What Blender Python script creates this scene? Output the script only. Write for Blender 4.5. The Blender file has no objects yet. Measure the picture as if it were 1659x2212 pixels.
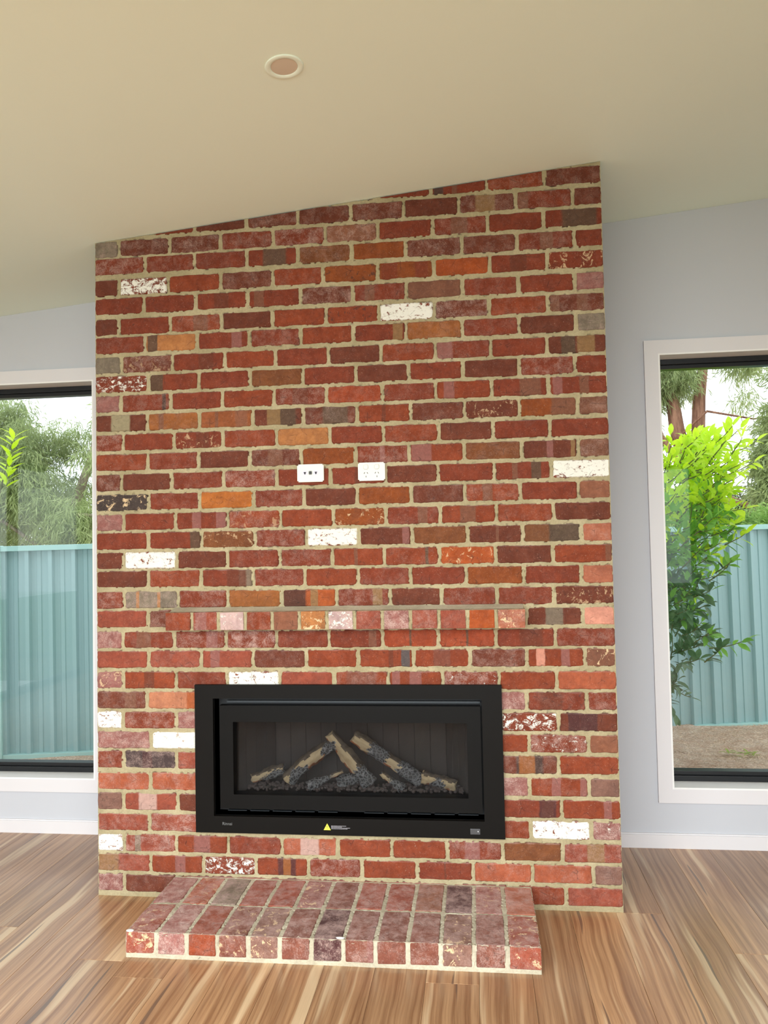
import bpy, bmesh, math, random
import numpy as np
from mathutils import Vector, Matrix

random.seed(7); RNG = np.random.RandomState(7)
C = bpy.context.scene.collection
sc = bpy.context.scene

# ------------------------------------------------------------------ camera
def make_camera():
    cam = bpy.data.cameras.new('camera'); co = bpy.data.objects.new('camera', cam); C.objects.link(co)
    cam.sensor_fit = 'HORIZONTAL'; cam.sensor_width = 36.0; cam.lens = 1684.76 / 1659.0 * 36.0
    cam.clip_start = 0.05; cam.clip_end = 300
    yaw, pit, rol = -0.11505, 0.0394, -0.01998
    fwd = Vector((math.sin(yaw)*math.cos(pit), math.cos(yaw)*math.cos(pit), math.sin(pit)))
    rt = Vector((math.cos(yaw), -math.sin(yaw), 0)); up = rt.cross(fwd)
    r2 = rt*math.cos(rol) + up*math.sin(rol); u2 = -rt*math.sin(rol) + up*math.cos(rol)
    m = Matrix((r2, u2, -fwd)).transposed().to_4x4(); m.translation = Vector((1.63517, -3.22841, 1.4808))
    co.matrix_world = m
    sc.camera = co
make_camera()

# ------------------------------------------------------------------ world, lights, exposure
SKY = (0.90, 0.95, 1.0); SKY_STRENGTH = 2.4
w = bpy.data.worlds.new('overcast_sky'); sc.world = w; w.use_nodes = True
nt = w.node_tree; nt.nodes.clear()
_o = nt.nodes.new('ShaderNodeOutputWorld'); _b = nt.nodes.new('ShaderNodeBackground')
_tc = nt.nodes.new('ShaderNodeTexCoord'); _n = nt.nodes.new('ShaderNodeTexNoise'); _r = nt.nodes.new('ShaderNodeValToRGB')
_n.inputs['Scale'].default_value = 1.6; _n.inputs['Detail'].default_value = 4
_r.color_ramp.elements[0].position = .3; _r.color_ramp.elements[0].color = (.82, .89, .98, 1)
_r.color_ramp.elements[1].position = .65; _r.color_ramp.elements[1].color = (.97, .98, 1.0, 1)
nt.links.new(_tc.outputs['Generated'], _n.inputs['Vector']); nt.links.new(_n.outputs['Fac'], _r.inputs['Fac'])
nt.links.new(_r.outputs['Color'], _b.inputs['Color']); _b.inputs['Strength'].default_value = SKY_STRENGTH
nt.links.new(_b.outputs['Background'], _o.inputs['Surface'])

def area_light(name, loc, rot, sx, sy, power, col):
    l = bpy.data.lights.new(name, 'AREA'); l.shape = 'RECTANGLE'; l.size = sx; l.size_y = sy; l.energy = power; l.color = col
    l.spread = math.radians(145)
    o = bpy.data.objects.new(name, l); C.objects.link(o); o.location = loc; o.rotation_euler = rot
    return o
# daylight entering by the glazed doors behind the camera and the glazed side of the room
area_light('rear_glazing_daylight', (.80, -4.40, 1.70), (math.radians(42), 0, 0), 4.3, 2.2, 312, (.88, .95, .99))
#area_light('side_glazing_daylight', (4.45, -2.9, 1.22), (math.radians(60), 0, math.radians(90)), 2.8, 2.1, 50, (.84, .93, 1.0))
#area_light('left_glazing_daylight', (-2.65, -2.6, 1.22), (math.radians(60), 0, math.radians(-90)), 2.8, 2.1, 80, (.84, .93, 1.0))
vs = sc.view_settings; vs.view_transform = 'Standard'; vs.look = 'None'; vs.exposure = 0.0; vs.gamma = 1.0; vs.use_curve_mapping = False
sc.display_settings.display_device = 'sRGB'
try:
    sc.cycles.max_bounces = 10; sc.cycles.diffuse_bounces = 6; sc.cycles.glossy_bounces = 4; sc.cycles.transparent_max_bounces = 24
    sc.cycles.use_denoising = True; sc.cycles.caustics_reflective = False; sc.cycles.caustics_refractive = False
except Exception: pass

# ------------------------------------------------------------------ helpers
def lin(r, g=None, b=None):
    if g is None: r, g, b = r
    return tuple(((c/255.)/12.92 if c <= 10 else (((c/255.)+.055)/1.055)**2.4) for c in (r, g, b))
def l4(*a): return lin(*a) + (1.0,)

def obj(name, me, mat=None, parent=None, loc=None, rot=None, **props):
    o = bpy.data.objects.new(name, me); C.objects.link(o)
    if mat is not None and me is not None and hasattr(me, 'materials'):
        for m in (mat if isinstance(mat, (list, tuple)) else [mat]):
            if m.name not in [x.name for x in me.materials if x]: me.materials.append(m)
    if parent: o.parent = parent
    if loc: o.location = loc
    if rot: o.rotation_euler = rot
    for k, v in props.items(): o[k] = v
    return o
def empty(name, loc=(0, 0, 0), rot=(0, 0, 0), **props):
    o = bpy.data.objects.new(name, None); C.objects.link(o); o.location = loc; o.rotation_euler = rot; o.empty_display_size = .1
    for k, v in props.items(): o[k] = v
    return o
def bm_mesh(bm, name, smooth=False):
    me = bpy.data.meshes.new(name); bmesh.ops.recalc_face_normals(bm, faces=bm.faces[:]); bm.to_mesh(me); bm.free()
    if smooth:
        for p in me.polygons: p.use_smooth = True
    return me
def add_box(bm, x0, x1, y0, y1, z0, z1, bev=0, mi=0):
    vs_ = [bm.verts.new(v) for v in ((x0,y0,z0),(x1,y0,z0),(x1,y1,z0),(x0,y1,z0),(x0,y0,z1),(x1,y0,z1),(x1,y1,z1),(x0,y1,z1))]
    fs = [bm.faces.new([vs_[i] for i in f]) for f in ((0,3,2,1),(4,5,6,7),(0,1,5,4),(1,2,6,5),(2,3,7,6),(3,0,4,7))]
    for f in fs: f.material_index = mi
    if bev:
        es = list({e for f in fs for e in f.edges})
        bmesh.ops.bevel(bm, geom=es, offset=bev, segments=2, affect='EDGES', profile=.5)
    return fs
def box(name, x0, x1, y0, y1, z0, z1, mat, parent=None, bev=0, **props):
    bm = bmesh.new(); add_box(bm, x0, x1, y0, y1, z0, z1, bev)
    return obj(name, bm_mesh(bm, name), mat, parent, **props)
def add_prism(bm, poly, y0, y1):      # polygon in x,z extruded along y
    a = [bm.verts.new((x, y0, z)) for x, z in poly]; b = [bm.verts.new((x, y1, z)) for x, z in poly]
    n = len(poly); bm.faces.new(a); bm.faces.new(b[::-1])
    for i in range(n): bm.faces.new((a[i], b[i], b[(i+1) % n], a[(i+1) % n]))
def add_tube(bm, pts, rad, seg=7, caps=True):
    rings = []
    pts = [Vector(p) for p in pts]
    for i, p in enumerate(pts):
        d = (pts[min(i+1, len(pts)-1)] - pts[max(i-1, 0)]).normalized()
        a = d.cross(Vector((0.31, .2, .93)));
        if a.length < .1: a = d.cross(Vector((1, 0, 0)))
        a.normalize(); b = d.cross(a); r = rad[i] if hasattr(rad, '__len__') else rad
        rings.append([bm.verts.new(p + (a*math.cos(2*math.pi*k/seg) + b*math.sin(2*math.pi*k/seg))*r) for k in range(seg)])
    for i in range(len(rings)-1):
        for k in range(seg): bm.faces.new((rings[i][k], rings[i][(k+1) % seg], rings[i+1][(k+1) % seg], rings[i+1][k]))
    if caps: bm.faces.new(rings[0][::-1]); bm.faces.new(rings[-1])
def np_mesh(name, V, F, smooth=False, mi=None):
    V = np.asarray(V, np.float32); F = np.asarray(F, np.int32); k = F.shape[1]
    me = bpy.data.meshes.new(name); me.vertices.add(len(V)); me.vertices.foreach_set('co', V.ravel())
    me.loops.add(F.size); me.loops.foreach_set('vertex_index', F.ravel())
    me.polygons.add(len(F)); me.polygons.foreach_set('loop_start', np.arange(0, F.size, k, dtype=np.int32))
    if mi is not None: me.polygons.foreach_set('material_index', np.asarray(mi, np.int32))
    if smooth: me.polygons.foreach_set('use_smooth', np.ones(len(F), bool))
    me.update(calc_edges=True); return me
def text_mesh(txt, size, name, depth=.0004):
    cu = bpy.data.curves.new(name, 'FONT'); cu.body = txt; cu.size = size; cu.align_x = 'CENTER'; cu.align_y = 'CENTER'; cu.extrude = depth
    t = bpy.data.objects.new(name, cu); C.objects.link(t)
    dg = bpy.context.evaluated_depsgraph_get(); me = bpy.data.meshes.new_from_object(t.evaluated_get(dg))
    bpy.data.objects.remove(t); bpy.data.curves.remove(cu); me.name = name; return me

# ------------------------------------------------------------------ material helpers
class NT:
    def __init__(s, name):
        s.m = bpy.data.materials.new(name); s.m.use_nodes = True; s.t = s.m.node_tree
        s.b = s.t.nodes['Principled BSDF']; s.out = s.t.nodes['Material Output']
    def n(s, typ, **kw):
        nd = s.t.nodes.new(typ)
        for k, v in kw.items():
            if k in ('operation', 'blend_type', 'data_type', 'attribute_type', 'attribute_name', 'noise_dimensions', 'feature', 'distance', 'wave_type', 'bands_direction', 'clamp', 'interpolation_type', 'invert', 'use_clamp'): setattr(nd, k, v)
            else: nd.inputs[k.replace('_', ' ')].default_value = v
        return nd
    def l(s, a, b): s.t.links.new(a, b)
    def math(s, op, a, b=None, c=None, clamp=False):
        nd = s.t.nodes.new('ShaderNodeMath'); nd.operation = op; nd.use_clamp = clamp
        for i, v in enumerate((a, b, c)):
            if v is None: continue
            if isinstance(v, (int, float)): nd.inputs[i].default_value = v
            else: s.l(v, nd.inputs[i])
        return nd.outputs[0]
    def step(s, v, a, b, lo=0., hi=1.):
        nd = s.t.nodes.new('ShaderNodeMapRange'); nd.interpolation_type = 'SMOOTHSTEP'
        s.l(v, nd.inputs['Value'])
        for k, x in (('From Min', a), ('From Max', b), ('To Min', lo), ('To Max', hi)):
            if isinstance(x, (int, float)): nd.inputs[k].default_value = x
            else: s.l(x, nd.inputs[k])
        return nd.outputs[0]
    def mix(s, f, a, b, mode='MIX'):
        nd = s.t.nodes.new('ShaderNodeMix'); nd.data_type = 'RGBA'; nd.blend_type = mode; nd.clamp_factor = True
        for k, v in ((0, f), (6, a), (7, b)):
            if isinstance(v, (int, float)): nd.inputs[k].default_value = v
            elif isinstance(v, tuple): nd.inputs[k].default_value = v if len(v) == 4 else v + (1.,)
            else: s.l(v, nd.inputs[k])
        return nd.outputs[2]
    def noise(s, vec, scale, detail=4, rough=.55, dist=0.):
        nd = s.t.nodes.new('ShaderNodeTexNoise'); nd.inputs['Scale'].default_value = scale; nd.inputs['Detail'].default_value = detail
        nd.inputs['Roughness'].default_value = rough; nd.inputs['Distortion'].default_value = dist
        if vec is not None: s.l(vec, nd.inputs['Vector'])
        return nd.outputs['Fac']
    def coord(s, kind='Object'): return s.t.nodes.new('ShaderNodeTexCoord').outputs[kind]
    def vmap(s, vec, loc=(0,0,0), sc_=(1,1,1), rot=(0,0,0)):
        nd = s.t.nodes.new('ShaderNodeMapping'); s.l(vec, nd.inputs['Vector'])
        nd.inputs['Location'].default_value = loc; nd.inputs['Scale'].default_value = sc_; nd.inputs['Rotation'].default_value = rot
        return nd.outputs[0]
    def vadd(s, a, b):
        nd = s.t.nodes.new('ShaderNodeVectorMath'); nd.operation = 'ADD'; s.l(a, nd.inputs[0]); s.l(b, nd.inputs[1]); return nd.outputs[0]
    def bump(s, h, strength=.3, dist=.002):
        nd = s.t.nodes.new('ShaderNodeBump'); nd.inputs['Strength'].default_value = strength; nd.inputs['Distance'].default_value = dist
        s.l(h, nd.inputs['Height']); s.l(nd.outputs[0], s.b.inputs['Normal'])
    def attr(s, name, what='Color'):
        nd = s.t.nodes.new('ShaderNodeAttribute'); nd.attribute_type = 'OBJECT'; nd.attribute_name = name; return nd.outputs[what]
    def sep(s, v):
        nd = s.t.nodes.new('ShaderNodeSeparateXYZ'); s.l(v, nd.inputs[0]); return nd.outputs
    def base(s, v, rough=.6, spec=None, metal=0.):
        if isinstance(v, tuple): s.b.inputs['Base Color'].default_value = v if len(v) == 4 else v + (1.,)
        else: s.l(v, s.b.inputs['Base Color'])
        if isinstance(rough, (int, float)): s.b.inputs['Roughness'].default_value = rough
        else: s.l(rough, s.b.inputs['Roughness'])
        s.b.inputs['Metallic'].default_value = metal
        if spec is not None: s.b.inputs['Specular IOR Level'].default_value = spec
        return s.m

def plain(name, rgb, rough=.5, var=.04, scale=6., spec=None, metal=0., bump=0.):
    s = NT(name); v = s.coord(); f = s.noise(v, scale, 3)
    c = s.mix(f, tuple(x*(1-var) for x in rgb), tuple(min(1, x*(1+var)) for x in rgb)); s.base(c, rough, spec, metal)
    if bump: s.bump(s.noise(v, scale*40, 2), bump, .001)
    return s.m

def brick_material():
    s = NT('old_clay_brick'); co = s.coord()
    p1 = s.sep(s.attr('prm_a', 'Vector')); p2 = s.sep(s.attr('prm_b', 'Vector')); p3 = s.sep(s.attr('prm_c', 'Vector'))
    ofs = s.t.nodes.new('ShaderNodeCombineXYZ'); s.l(s.math('MULTIPLY', p3[2], 37.), ofs.inputs[0]); s.l(s.math('MULTIPLY', p3[2], 17.), ofs.inputs[2])
    v = s.vadd(co, ofs.outputs[0])
    n1 = s.noise(v, 16, 5, .6); n2 = s.noise(v, 70, 4, .6); n3 = s.noise(v, 230, 3, .6); n4 = s.noise(v, 22, 8, .74, .25); nb = s.noise(v, 26, 3, .6)
    tint = s.attr('tint')
    c = s.mix(s.step(n1, .35, .68), s.mix(1., tint, (.84, .80, .80), 'MULTIPLY'), s.mix(1., tint, (1.12, 1.10, 1.08), 'MULTIPLY'))
    c = s.mix(s.step(n2, .38, .62), s.mix(1., c, (.86, .85, .85), 'MULTIPLY'), c)
    # kiss marks left by the kiln stacking: vertical bands of another colour
    x = s.sep(co)[0]; jx = s.math('ADD', x, s.math('MULTIPLY', s.math('SUBTRACT', nb, .5), .010))
    for i, (pos, hw, col) in enumerate(((p1[0], p1[1], 'band_a'), (p1[2], p2[0], 'band_b'))):
        d = s.math('ABSOLUTE', s.math('SUBTRACT', jx, pos))
        f = s.math('SUBTRACT', 1., s.step(s.math('DIVIDE', d, s.math('MAXIMUM', hw, .0005)), .88, 1.12))
        f = s.math('MULTIPLY', f, s.math('GREATER_THAN', hw, .0006))
        bc = s.mix(s.step(n2, .3, .7), s.mix(1., s.attr(col), (.8, .8, .8), 'MULTIPLY'), s.attr(col))
        c = s.mix(s.math('MULTIPLY', f, .82), c, bc)
    # pale haze of old lime
    hz = s.math('MULTIPLY', s.step(s.math('ADD', n4, s.math('MULTIPLY', s.math('SUBTRACT', n3, .5), .45)), .40, .72), s.math('MULTIPLY', p2[1], .95), clamp=True)
    c = s.mix(hz, c, lin(190, 160, 148))
    # fine pale scratches and specks everywhere
    sp = s.math('MULTIPLY', s.step(s.noise(v, 120, 2, .5, 2.5), .66, .72), .35)
    c = s.mix(sp, c, lin(190, 160, 140))
    # cream smears
    cr = s.math('MULTIPLY', s.step(s.noise(v, 30, 7, .72, .8), .56, .60), s.math('GREATER_THAN', p3[0], .01))
    c = s.mix(s.math('MULTIPLY', cr, s.math('MULTIPLY', p3[0], 1.6, clamp=True)), c, lin(212, 182, 142))
    # dark soot spots
    bk = s.math('MULTIPLY', s.step(s.noise(v, 45, 5, .6), .57, .6), p3[1], clamp=True)
    c = s.mix(bk, c, lin(52, 46, 44))
    # white paint: coverage in p2.z
    pn = s.noise(s.vmap(v, sc_=(1, 1, 1.4)), 36, 10, .80, .6)
    zz = s.math('POWER', s.math('DIVIDE', s.math('ABSOLUTE', s.sep(co)[2]), .037), 8.)
    th = s.math('ADD', s.math('SUBTRACT', .6475, s.math('MULTIPLY', p2[2], .25)), s.math('MULTIPLY', zz, .09))
    pt = s.math('MULTIPLY', s.step(pn, th, s.math('ADD', th, .035)), s.math('GREATER_THAN', p2[2], .01))
    c = s.mix(pt, c, s.mix(n1, lin(214, 210, 196), lin(226, 222, 212)))
    # settled dust on upward faces
    nz = s.sep(s.coord('Normal'))[2]
    du = s.math('MULTIPLY', s.step(nz, .5, .9), s.step(s.math('ADD', n4, s.math('MULTIPLY', n1, .4)),   .5, .9, .05, .45))
    c = s.mix(du, c, lin(196, 166, 160))
    # thin cracks
    wv = s.t.nodes.new('ShaderNodeTexVoronoi'); wv.feature = 'DISTANCE_TO_EDGE'; wv.inputs['Scale'].default_value = 26
    s.l(s.vmap(s.vadd(v, s.vmap(co, sc_=(.0, .0, .0))), sc_=(.7, 1, 1.)), wv.inputs['Vector'])
    ck = s.math('MULTIPLY', s.math('SUBTRACT', 1., s.step(wv.outputs['Distance'], .0, .03)), s.step(n4, .52, .6))
    c = s.mix(s.math('MULTIPLY', ck, .45), c, (.02, .012, .01))
    h = s.math('ADD', s.math('ADD', s.math('MULTIPLY', n2, .8), s.math('MULTIPLY', n3, .5)), s.math('SUBTRACT', s.math('MULTIPLY', pt, .35), s.math('MULTIPLY', ck, 1.2)))
    s.base(c, .88, .25); s.bump(h, .55, .0022); return s.m

def mortar_material(nm='lime_mortar', ca=lin(157, 144, 110), cb=lin(180, 166, 132)):
    s = NT(nm); v = s.coord(); n1 = s.noise(v, 7, 5, .6); n2 = s.noise(v, 120, 4, .6); n3 = s.noise(v, 480, 2, .5)
    c = s.mix(s.step(n1, .3, .7), ca, cb)
    c = s.mix(s.step(n2, .35, .7), s.mix(1., c, (.86, .86, .86), 'MULTIPLY'), c)
    c = s.mix(s.math('MULTIPLY', s.step(s.noise(v, 60, 4, .7, 1.), .67, .72), .7), c, lin(92, 84, 68))
    s.base(c, .95, .15); s.bump(s.math('ADD', n2, s.math('MULTIPLY', n3, .5)), .6, .0025); return s.m

def wood_floor_material():
    s = NT('spotted_gum_board'); co = s.coord()
    inf = s.t.nodes.new('ShaderNodeObjectInfo'); rnd = inf.outputs['Random']
    ofs = s.t.nodes.new('ShaderNodeCombineXYZ'); s.l(s.math('MULTIPLY', rnd, 61.), ofs.inputs[0]); s.l(s.math('MULTIPLY', rnd, 43.), ofs.inputs[1])
    v = s.vadd(co, ofs.outputs[0])
    wob = s.t.nodes.new('ShaderNodeTexNoise'); wob.inputs['Scale'].default_value = 1.6; wob.inputs['Detail'].default_value = 2; s.l(v, wob.inputs['Vector'])
    wv = s.t.nodes.new('ShaderNodeVectorMath'); wv.operation = 'MULTIPLY_ADD'; s.l(wob.outputs['Color'], wv.inputs[0]); wv.inputs[1].default_value = (.05, 0, 0); s.l(v, wv.inputs[2])
    vv = wv.outputs[0]
    big = s.noise(s.vmap(vv, sc_=(17, .55, 1)), 1., 3, .5); mid = s.noise(s.vmap(vv, sc_=(58, .9, 1)), 1., 5, .65); fine = s.noise(s.vmap(vv, sc_=(240, 3.5, 1)), 1., 4, .7)
    c = s.mix(s.step(mid, .32, .68), lin(144, 102, 70), lin(196, 154, 114))
    c = s.mix(s.math('MULTIPLY', s.step(big, .56, .66), .75), c, lin(230, 202, 164))
    c = s.mix(s.math('MULTIPLY', s.step(big, .44, .34), .5), c, lin(130, 94, 70))
    c = s.mix(s.math('MULTIPLY', s.step(s.noise(s.vmap(vv, sc_=(26, .7, 1), loc=(5, 3, 0)), 1., 2, .5), .675, .69), .75), c, lin(88, 68, 60))
    c = s.mix(s.math('MULTIPLY', s.step(fine, .42, .62, 0., 1.), .30), s.mix(1., c, (.84, .82, .80), 'MULTIPLY'), s.mix(1., c, (1.1, 1.1, 1.1), 'MULTIPLY'))
    c = s.mix(.9, c, s.mix(rnd, (.78, .77, .76), (1.16, 1.15, 1.12)), 'MULTIPLY')
    s.base(c, s.step(fine, .2, .8, .28, .38), .6); s.b.inputs['Coat Weight'].default_value = .22; s.b.inputs['Coat Roughness'].default_value = .22; s.bump(fine, .12, .0008); return s.m

def glass_material(name, tint=(1, 1, 1), boost=1.0, rough=0.0):
    s = NT(name); t = s.t; t.nodes.remove(s.b)
    tr = t.nodes.new('ShaderNodeBsdfTransparent'); tr.inputs['Color'].default_value = tint + (1,)
    gl = t.nodes.new('ShaderNodeBsdfGlossy'); gl.inputs['Roughness'].default_value = rough; gl.inputs['Color'].default_value = (1, 1, 1, 1)
    fr = t.nodes.new('ShaderNodeFresnel'); fr.inputs['IOR'].default_value = 1.5
    mx = t.nodes.new('ShaderNodeMixShader'); s.l(s.math('MULTIPLY', fr.outputs[0], boost, clamp=True), mx.inputs[0])
    s.l(tr.outputs[0], mx.inputs[1]); s.l(gl.outputs[0], mx.inputs[2]); s.l(mx.outputs[0], s.out.inputs['Surface']); return s.m

def leaf_material(name, c1, c2, trans=.45, scale=3.):
    s = NT(name); t = s.t; inf = t.nodes.new('ShaderNodeObjectInfo'); v = s.coord()
    f = s.noise(s.vadd(v, inf.outputs['Location']), scale, 4, .7); g = t.nodes.new('ShaderNodeNewGeometry')
    f = s.math('ADD', s.math('MULTIPLY', s.step(f, .3, .7), .55), s.math('MULTIPLY', g.outputs['Random Per Island'], .45))
    c = s.mix(f, c1, c2); s.base(c, .42, .35)
    tl = t.nodes.new('ShaderNodeBsdfTranslucent'); s.l(c, tl.inputs['Color']); mx = t.nodes.new('ShaderNodeMixShader'); mx.inputs[0].default_value = trans
    s.l(s.b.outputs[0], mx.inputs[1]); s.l(tl.outputs[0], mx.inputs[2]); s.l(mx.outputs[0], s.out.inputs['Surface']); return s.m

def bark_material(name, c1, c2):
    s = NT(name); v = s.coord(); n = s.noise(s.vmap(v, sc_=(14, 14, 2.2)), 1., 6, .7); c = s.mix(s.step(n, .35, .65), c1, c2); s.base(c, .9); s.bump(n, .8, .02); return s.m

M_BRICK = brick_material(); M_MORTAR = mortar_material(); M_FLOOR = wood_floor_material()
M_MORTAR2 = mortar_material('pale_lime_mortar', lin(180, 170, 146), lin(204, 194, 170))
M_WALL = plain('grey_wall_paint', lin(194, 195, 199), .7, .012, 3, bump=.05)
M_CEIL = plain('white_ceiling_paint', lin(238, 250, 236), .8, .012, 2)
M_TRIM = plain('white_trim_paint', lin(220, 216, 216), .38, .01, 4)
M_REVEAL = plain('white_reveal_paint', lin(238, 236, 232), .4, .01, 4)
M_FRAME = plain('black_aluminium', lin(26, 27, 29), .35, .1, 20, metal=.2)
M_GLASS = glass_material('clear_window_glass', (.97, .99, .985), .55)
M_PLAST = plain('white_plastic', lin(206, 201, 186), .32, .01, 20)
M_PLASTG = plain('grey_plastic_line', lin(140, 134, 122), .5, .02, 20)
M_SLOT = plain('dark_slot', lin(38, 34, 32), .6, .05, 20)

# ------------------------------------------------------------------ room shell
YB = .685                       # inner face of the back wall; the chimney front stands at y = 0
XL, XR, YR = -3.0, 4.8, -5.3
CEILZ = lambda x: 2.829 + .0922*x
def wall_mesh(bm, x0, x1, holes, y0, y1, top=None):
    """wall along x with rectangular holes (x0,x1,z0,z1), its top following the raked ceiling"""
    top = top or (lambda x: CEILZ(x) - .0005)
    xs = x0
    for hx0, hx1, hz0, hz1 in sorted(holes):
        add_prism(bm, [(xs, 0), (hx0, 0), (hx0, top(hx0)), (xs, top(xs))], y0, y1)
        if hz0 > 0.001: add_prism(bm, [(hx0, 0), (hx1, 0), (hx1, hz0), (hx0, hz0)], y0, y1)
        add_prism(bm, [(hx0, hz1), (hx1, hz1), (hx1, top(hx1)), (hx0, top(hx0))], y0, y1)
        xs = hx1
    add_prism(bm, [(xs, 0), (x1, 0), (x1, top(x1)), (xs, top(xs))], y0, y1)
W1 = (-1.85, -.352, .28, 2.375); W2 = (2.543, 4.04, .28, 2.375)
bm = bmesh.new(); wall_mesh(bm, XL, XR, [W1, W2], YB, YB+.20)
obj('wall_back', bm_mesh(bm, 'wall_back'), M_WALL, kind='structure')
bm = bmesh.new(); RG = (-2.4, 4.4, .0, 2.4); wall_mesh(bm, XL, XR, [RG], YR-.2, YR)
obj('wall_front', bm_mesh(bm, 'wall_front'), M_WALL, kind='structure')
def side_wall(name, xa, xb, xi, hole):
    t = CEILZ(xi) - .0005; bm = bmesh.new()
    y0, y1, z0, z1 = hole
    add_box(bm, xa, xb, YR-.2, y0, 0, t); add_box(bm, xa, xb, y1, YB+.2, 0, t); add_box(bm, xa, xb, y0, y1, z1, t)
    if z0 > 0: add_box(bm, xa, xb, y0, y1, 0, z0)
    return obj(name, bm_mesh(bm, name), M_WALL, kind='structure')
side_wall('wall_left', XL-.2, XL, XL-.2, (-4.2, -1.2, 0, 2.4))
side_wall('wall_right', XR, XR+.2, XR, (-4.4, -1.4, 0, 2.4))
bm = bmesh.new(); add_prism(bm, [(XL-.3, CEILZ(XL-.3)), (XR+.3, CEILZ(XR+.3)), (XR+.3, CEILZ(XR+.3)+.25), (XL-.3, CEILZ(XL-.3)+.25)], YR-.9, YB+.75)
obj('ceiling', bm_mesh(bm, 'ceiling'), M_CEIL, kind='structure')
# eaves gutter line outside and slab
floor = empty('floor', (0, 0, 0), kind='structure')
box('slab', XL-.2, XR+.2, YR-.2, YB+.2, -.28, -.012, plain('concrete_slab', lin(120, 116, 110), .9, .1, 5), floor)
PW = .18; n0 = -29; rr = random.Random(11)
def plank_mesh(wd, ln):
    bm = bmesh.new(); add_box(bm, .0004, wd-.0004, .0005, ln-.0005, -.0118, 0)
    top = [e for e in bm.edges if all(v.co.z > -.001 for v in e.verts)]
    bmesh.ops.bevel(bm, geom=top, offset=.0007, segments=1, affect='EDGES'); return bm_mesh(bm, 'plank')
PLANK = {}
ENDS = {0: -.0, 2: -.28, -4: -.55}
for k in range(n0, 15):
    x0 = 2.154 + k*PW; x1 = x0 + PW
    if x1 < XL or x0 > XR: continue
    x0 = max(x0, XL); x1 = min(x1, XR)
    e = ENDS.get(k, rr.uniform(-2.2, .4)); ys = [YR]
    y = e
    while y - 1.8 > YR: y -= 1.8
    cuts = [YR]
    while y < YB: 
        if y > YR + .05: cuts.append(y)
        y += 1.8
    cuts.append(YB)
    for a, b in zip(cuts[:-1], cuts[1:]):
        key = (round(x1-x0, 3), round(b-a, 3))
        if key not in PLANK: PLANK[key] = plank_mesh(x1-x0, b-a)
        obj('plank', PLANK[key], M_FLOOR, floor, (x0, a, 0))
# skirting boards on the back wall either side of the chimney
def baseboard(name, x0, x1):
    bm = bmesh.new(); add_box(bm, x0, x1, YB-.014, YB-.0005, .0, .069)
    es = [e for e in bm.edges if all(v.co.z > .06 and v.co.y < YB-.01 for v in e.verts)]
    bmesh.ops.bevel(bm, geom=es, offset=.006, segments=2, affect='EDGES')
    obj(name, bm_mesh(bm, name), M_TRIM, kind='structure')
baseboard('baseboard_left', XL, -.003); baseboard('baseboard_right', 2.187, XR)

def window(name, x0, x1, z0, z1):
    cy = YB
    t = empty(name, ((x0+x1)/2, cy, z0), kind='structure'); ox, oz = (x0+x1)/2, z0
    a0, a1, b0, b1 = x0-ox, x1-ox, 0, z1-z0
    A = .0655                                # architrave width
    bm = bmesh.new()                         # four mitred boards
    for poly in ([(a0-A, b0-A), (a1+A, b0-A), (a1, b0), (a0, b0)], [(a0-A, b1+A), (a0, b1), (a1, b1), (a1+A, b1+A)],
                 [(a0-A, b0-A), (a0, b0), (a0, b1), (a0-A, b1+A)], [(a1+A, b0-A), (a1+A, b1+A), (a1, b1), (a1, b0)]):
        add_prism(bm, poly, -.018, -.0005)
    obj('architrave', bm_mesh(bm, 'architrave'), M_TRIM, t)
    bm = bmesh.new(); R_ = .008; D = .10
    add_prism(bm, [(a0, b0), (a1, b0), (a1-R_, b0+R_), (a0+R_, b0+R_)], -.0175, D); add_prism(bm, [(a0, b1), (a0+R_, b1-R_), (a1-R_, b1-R_), (a1, b1)], -.0175, D)
    add_prism(bm, [(a0, b0), (a0+R_, b0+R_), (a0+R_, b1-R_), (a0, b1)], -.0175, D); add_prism(bm, [(a1, b0), (a1, b1), (a1-R_, b1-R_), (a1-R_, b0+R_)], -.0175, D)
    obj('reveal_lining', bm_mesh(bm, 'reveal_lining'), M_REVEAL, t)
    bm = bmesh.new(); f = .046               # black outer frame with a stepped bead
    i0, i1, j0, j1 = a0+R_, a1-R_, b0+R_, b1-R_
    s_ = .020
    for (p, q, r, u, ya, yb) in ((i0, i1, j0, j0+.026, .085, .165), (i0, i1, j0+.026, j0+f, .10, .155), (i0, i1, j1-.026, j1, .085, .165), (i0, i1, j1-f, j1-.026, .10, .155),
                            (i0, i0+s_, j0+f, j1-f, .10, .155), (i1-s_, i1, j0+f, j1-f, .10, .155)):
        add_box(bm, p, q, ya, yb, r, u, .002)
    obj('window_frame', bm_mesh(bm, 'window_frame'), M_FRAME, t)
    bm = bmesh.new(); add_box(bm, i0+s_-.004, i1-s_+.004, .125, .129, j0+f-.004, j1-f+.004)
    obj('glass_pane', bm_mesh(bm, 'glass_pane'), M_GLASS, t, label='clear fixed glass pane')
window('window_1', *W1); window('window_2', *W2)
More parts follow.
